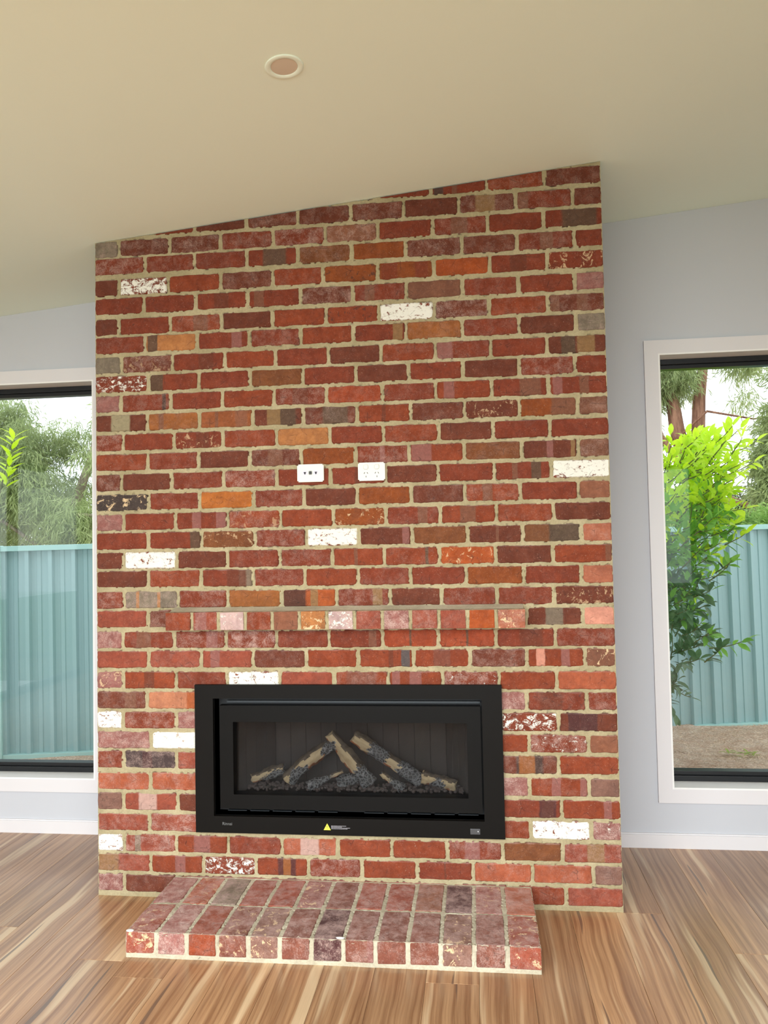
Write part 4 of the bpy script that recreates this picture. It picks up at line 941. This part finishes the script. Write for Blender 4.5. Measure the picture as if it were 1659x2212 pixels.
tree('dark_hedge', (-4.0, 8.2, -.35), 'dark leafy hedge low behind the weeping tree on the left', 'hedge', None,
     [(x*1.35, y, z*q+.35, .55, .4, .5, 1) for x, y, z, *_ in cl for q in (1., 1.7, 2.35)], 36000, .09, .012, .2, M_DEEP, M_BARK, 42)
# right-hand trees
tree('red_barked_gum', (5.12, 9.7, -.3), 'tall red-barked tree with twin trunks above the citrus bush', 'tree',
     [([(0.10, 0, -.2), (.12, 0, 1.6), (.0, 0, 2.6), (-.22, 0, 3.5), (-.30, 0, 4.3), (-.28, 0, 5.6)], [.15, .14, .13, .12, .09, .05]), ([(.10, 0, 2.2), (.10, 0, 3.2), (.14, 0, 4.0), (.30, 0, 5.0)], [.13, .11, .10, .05]),
      ([(-.05, 0, 2.7), (-.5, -.1, 3.4), (-.75, 0, 4.6)], [.07, .05, .03]), ([(.12, 0, 1.8), (.5, -.3, 2.35), (.9, -.4, 2.15), (1.5, -.4, 2.1)], [.07, .065, .05, .03]), ([(-.3, -.1, 3.3), (.2, -.2, 3.75), (.9, -.2, 3.6), (1.4, -.2, 3.7)], [.022, .02, .014, .006])],
     [(-.55, .1, 4.35, .38, .4, .38, 1.2), (-.2, 0, 4.45, .35, .4, .3, 1.0), (.3, .1, 5.0, .35, .4, .3, .5), (-.75, .1, 3.6, .25, .3, .45, .7), (.9, .2, 4.7, .3, .4, .25, .5), (.85, 0, 4.05, .18, .3, .15, .10), (-.5, 0, 5.2, .8, .5, .5, .8)],
     17000, .15, .008, 1.1, M_OLIVE, M_RED, 43)
tree('feathery_wattle', (6.33, 8.35, -.25), 'feathery green tree at the right edge of the right-hand window', 'tree',
     [([(.1, 0, -.1), (.1, 0, 2.), (.3, 0, 4.)], [.09, .07, .03])],
     [(.0, 0, 4.0, .45, .5, .5, 1), (-.15, .1, 3.35, .42, .4, .40, 1), (-.25, 0, 2.85, .50, .4, .45, 1.2), (.1, 0, 2.5, .5, .5, .5, 1), (-.35, 0, 2.35, .4, .4, .4, .9), (.6, .2, 3.3, .6, .5, .9, 1.5), (.5, 0, 4.6, .6, .5, .5, 1)],
     100000, .11, .0095, .7, M_OLIVE, M_BARK, 44)
tree('blue_green_shrub', (5.75, 6.95, -.25), 'soft blue-green shrub rising at the right frame edge above the fence', 'shrub', None,
     [(.15, 0, 2.6, .28, .3, .55, 1), (.25, 0, 2.1, .35, .3, .4, 1)], 9000, .07, .010, .0, M_BLUEG, M_BARK, 45)
tree('yellow_green_shrub', (4.85, 6.0, -.25), 'yellow-green shrub just above the right-hand fence top', 'shrub', None,
     [(.0, 0, 1.75, .30, .3, .30, 1), (.45, .1, 1.85, .34, .3, .34, 1.2), (-.5, .1, 1.75, .35, .3, .4, 1), (.85, 0, 1.9, .3, .3, .4, 1), (-.9, .1, 1.8, .35, .3, .5, 1)], 26000, .07, .010, .1, M_GREEN, M_BARK, 46)
tree('olive_hedge', (5.7, 10.9, -.25), 'olive-brown hedge behind the yellow-green shrub', 'hedge', None,
     [(x, .2, z, .5, .4, .42, 1) for x in (-1.4, -.7, 0, .7, 1.4) for z in (1.6, 2.2)], 34000, .10, .0095, .5, M_DEEP, M_BARK, 47)
# young shoot at the left edge of the left window
def shoot():
    t = empty('young_shoot', (-1.87, 2.2, GZf(-1.6)), label='lime-green young shoot at the left edge of the left-hand window', category='shrub'); bm = bmesh.new(); r = random.Random(3)
    add_tube(bm, [(-.05, 0, -.05), (-.04, 0, 1.2), (-.02, 0, 2.1), (.05, 0, 2.36), (.12, 0, 2.55)], [.012, .009, .007, .005, .003], 6); obj('branches', bm_mesh(bm, 'branches', True), M_TWIG, t)
    me = leaf_mesh('leaf', .13, .040, .2); me.materials.append(M_LIME)
    for i in range(26):
        z = 2.22+.4*i/26; a = i*2.4; yv = Vector((math.cos(a)*.9, math.sin(a)*.6, .55)).normalized(); xa = yv.cross(Vector((0, 0, 1))).normalized()
        o = bpy.data.objects.new('leaf', me); C.objects.link(o); o.parent = t; o.matrix_local = Matrix.Translation((.05+.07*i/26, 0, z)) @ Matrix((xa, yv, xa.cross(yv))).transposed().to_4x4()
shoot()
def weed():
    t = empty('small_weed', (3.62, 3.05, GZf(3.6)+.004), label='small flattened yellow-green weed on the soil below the right-hand fence', category='weed'); me = leaf_mesh('leaf', .10, .018, .2); me.materials.append(leaf_material('weed_leaf', lin(140, 160, 70), lin(190, 200, 110), .4, 8)); r = random.Random(6)
    for i in range(16):
        a = i*.8; yv = Vector((math.cos(a), math.sin(a)*.7, .22)).normalized(); xa = yv.cross(Vector((0, 0, 1))).normalized()
        o = bpy.data.objects.new('leaf', me); C.objects.link(o); o.parent = t; o.matrix_local = Matrix.Translation((r.uniform(-.09, .09), r.uniform(-.06, .06), .003)) @ Matrix((xa, yv, xa.cross(yv))).transposed().to_4x4()
weed()
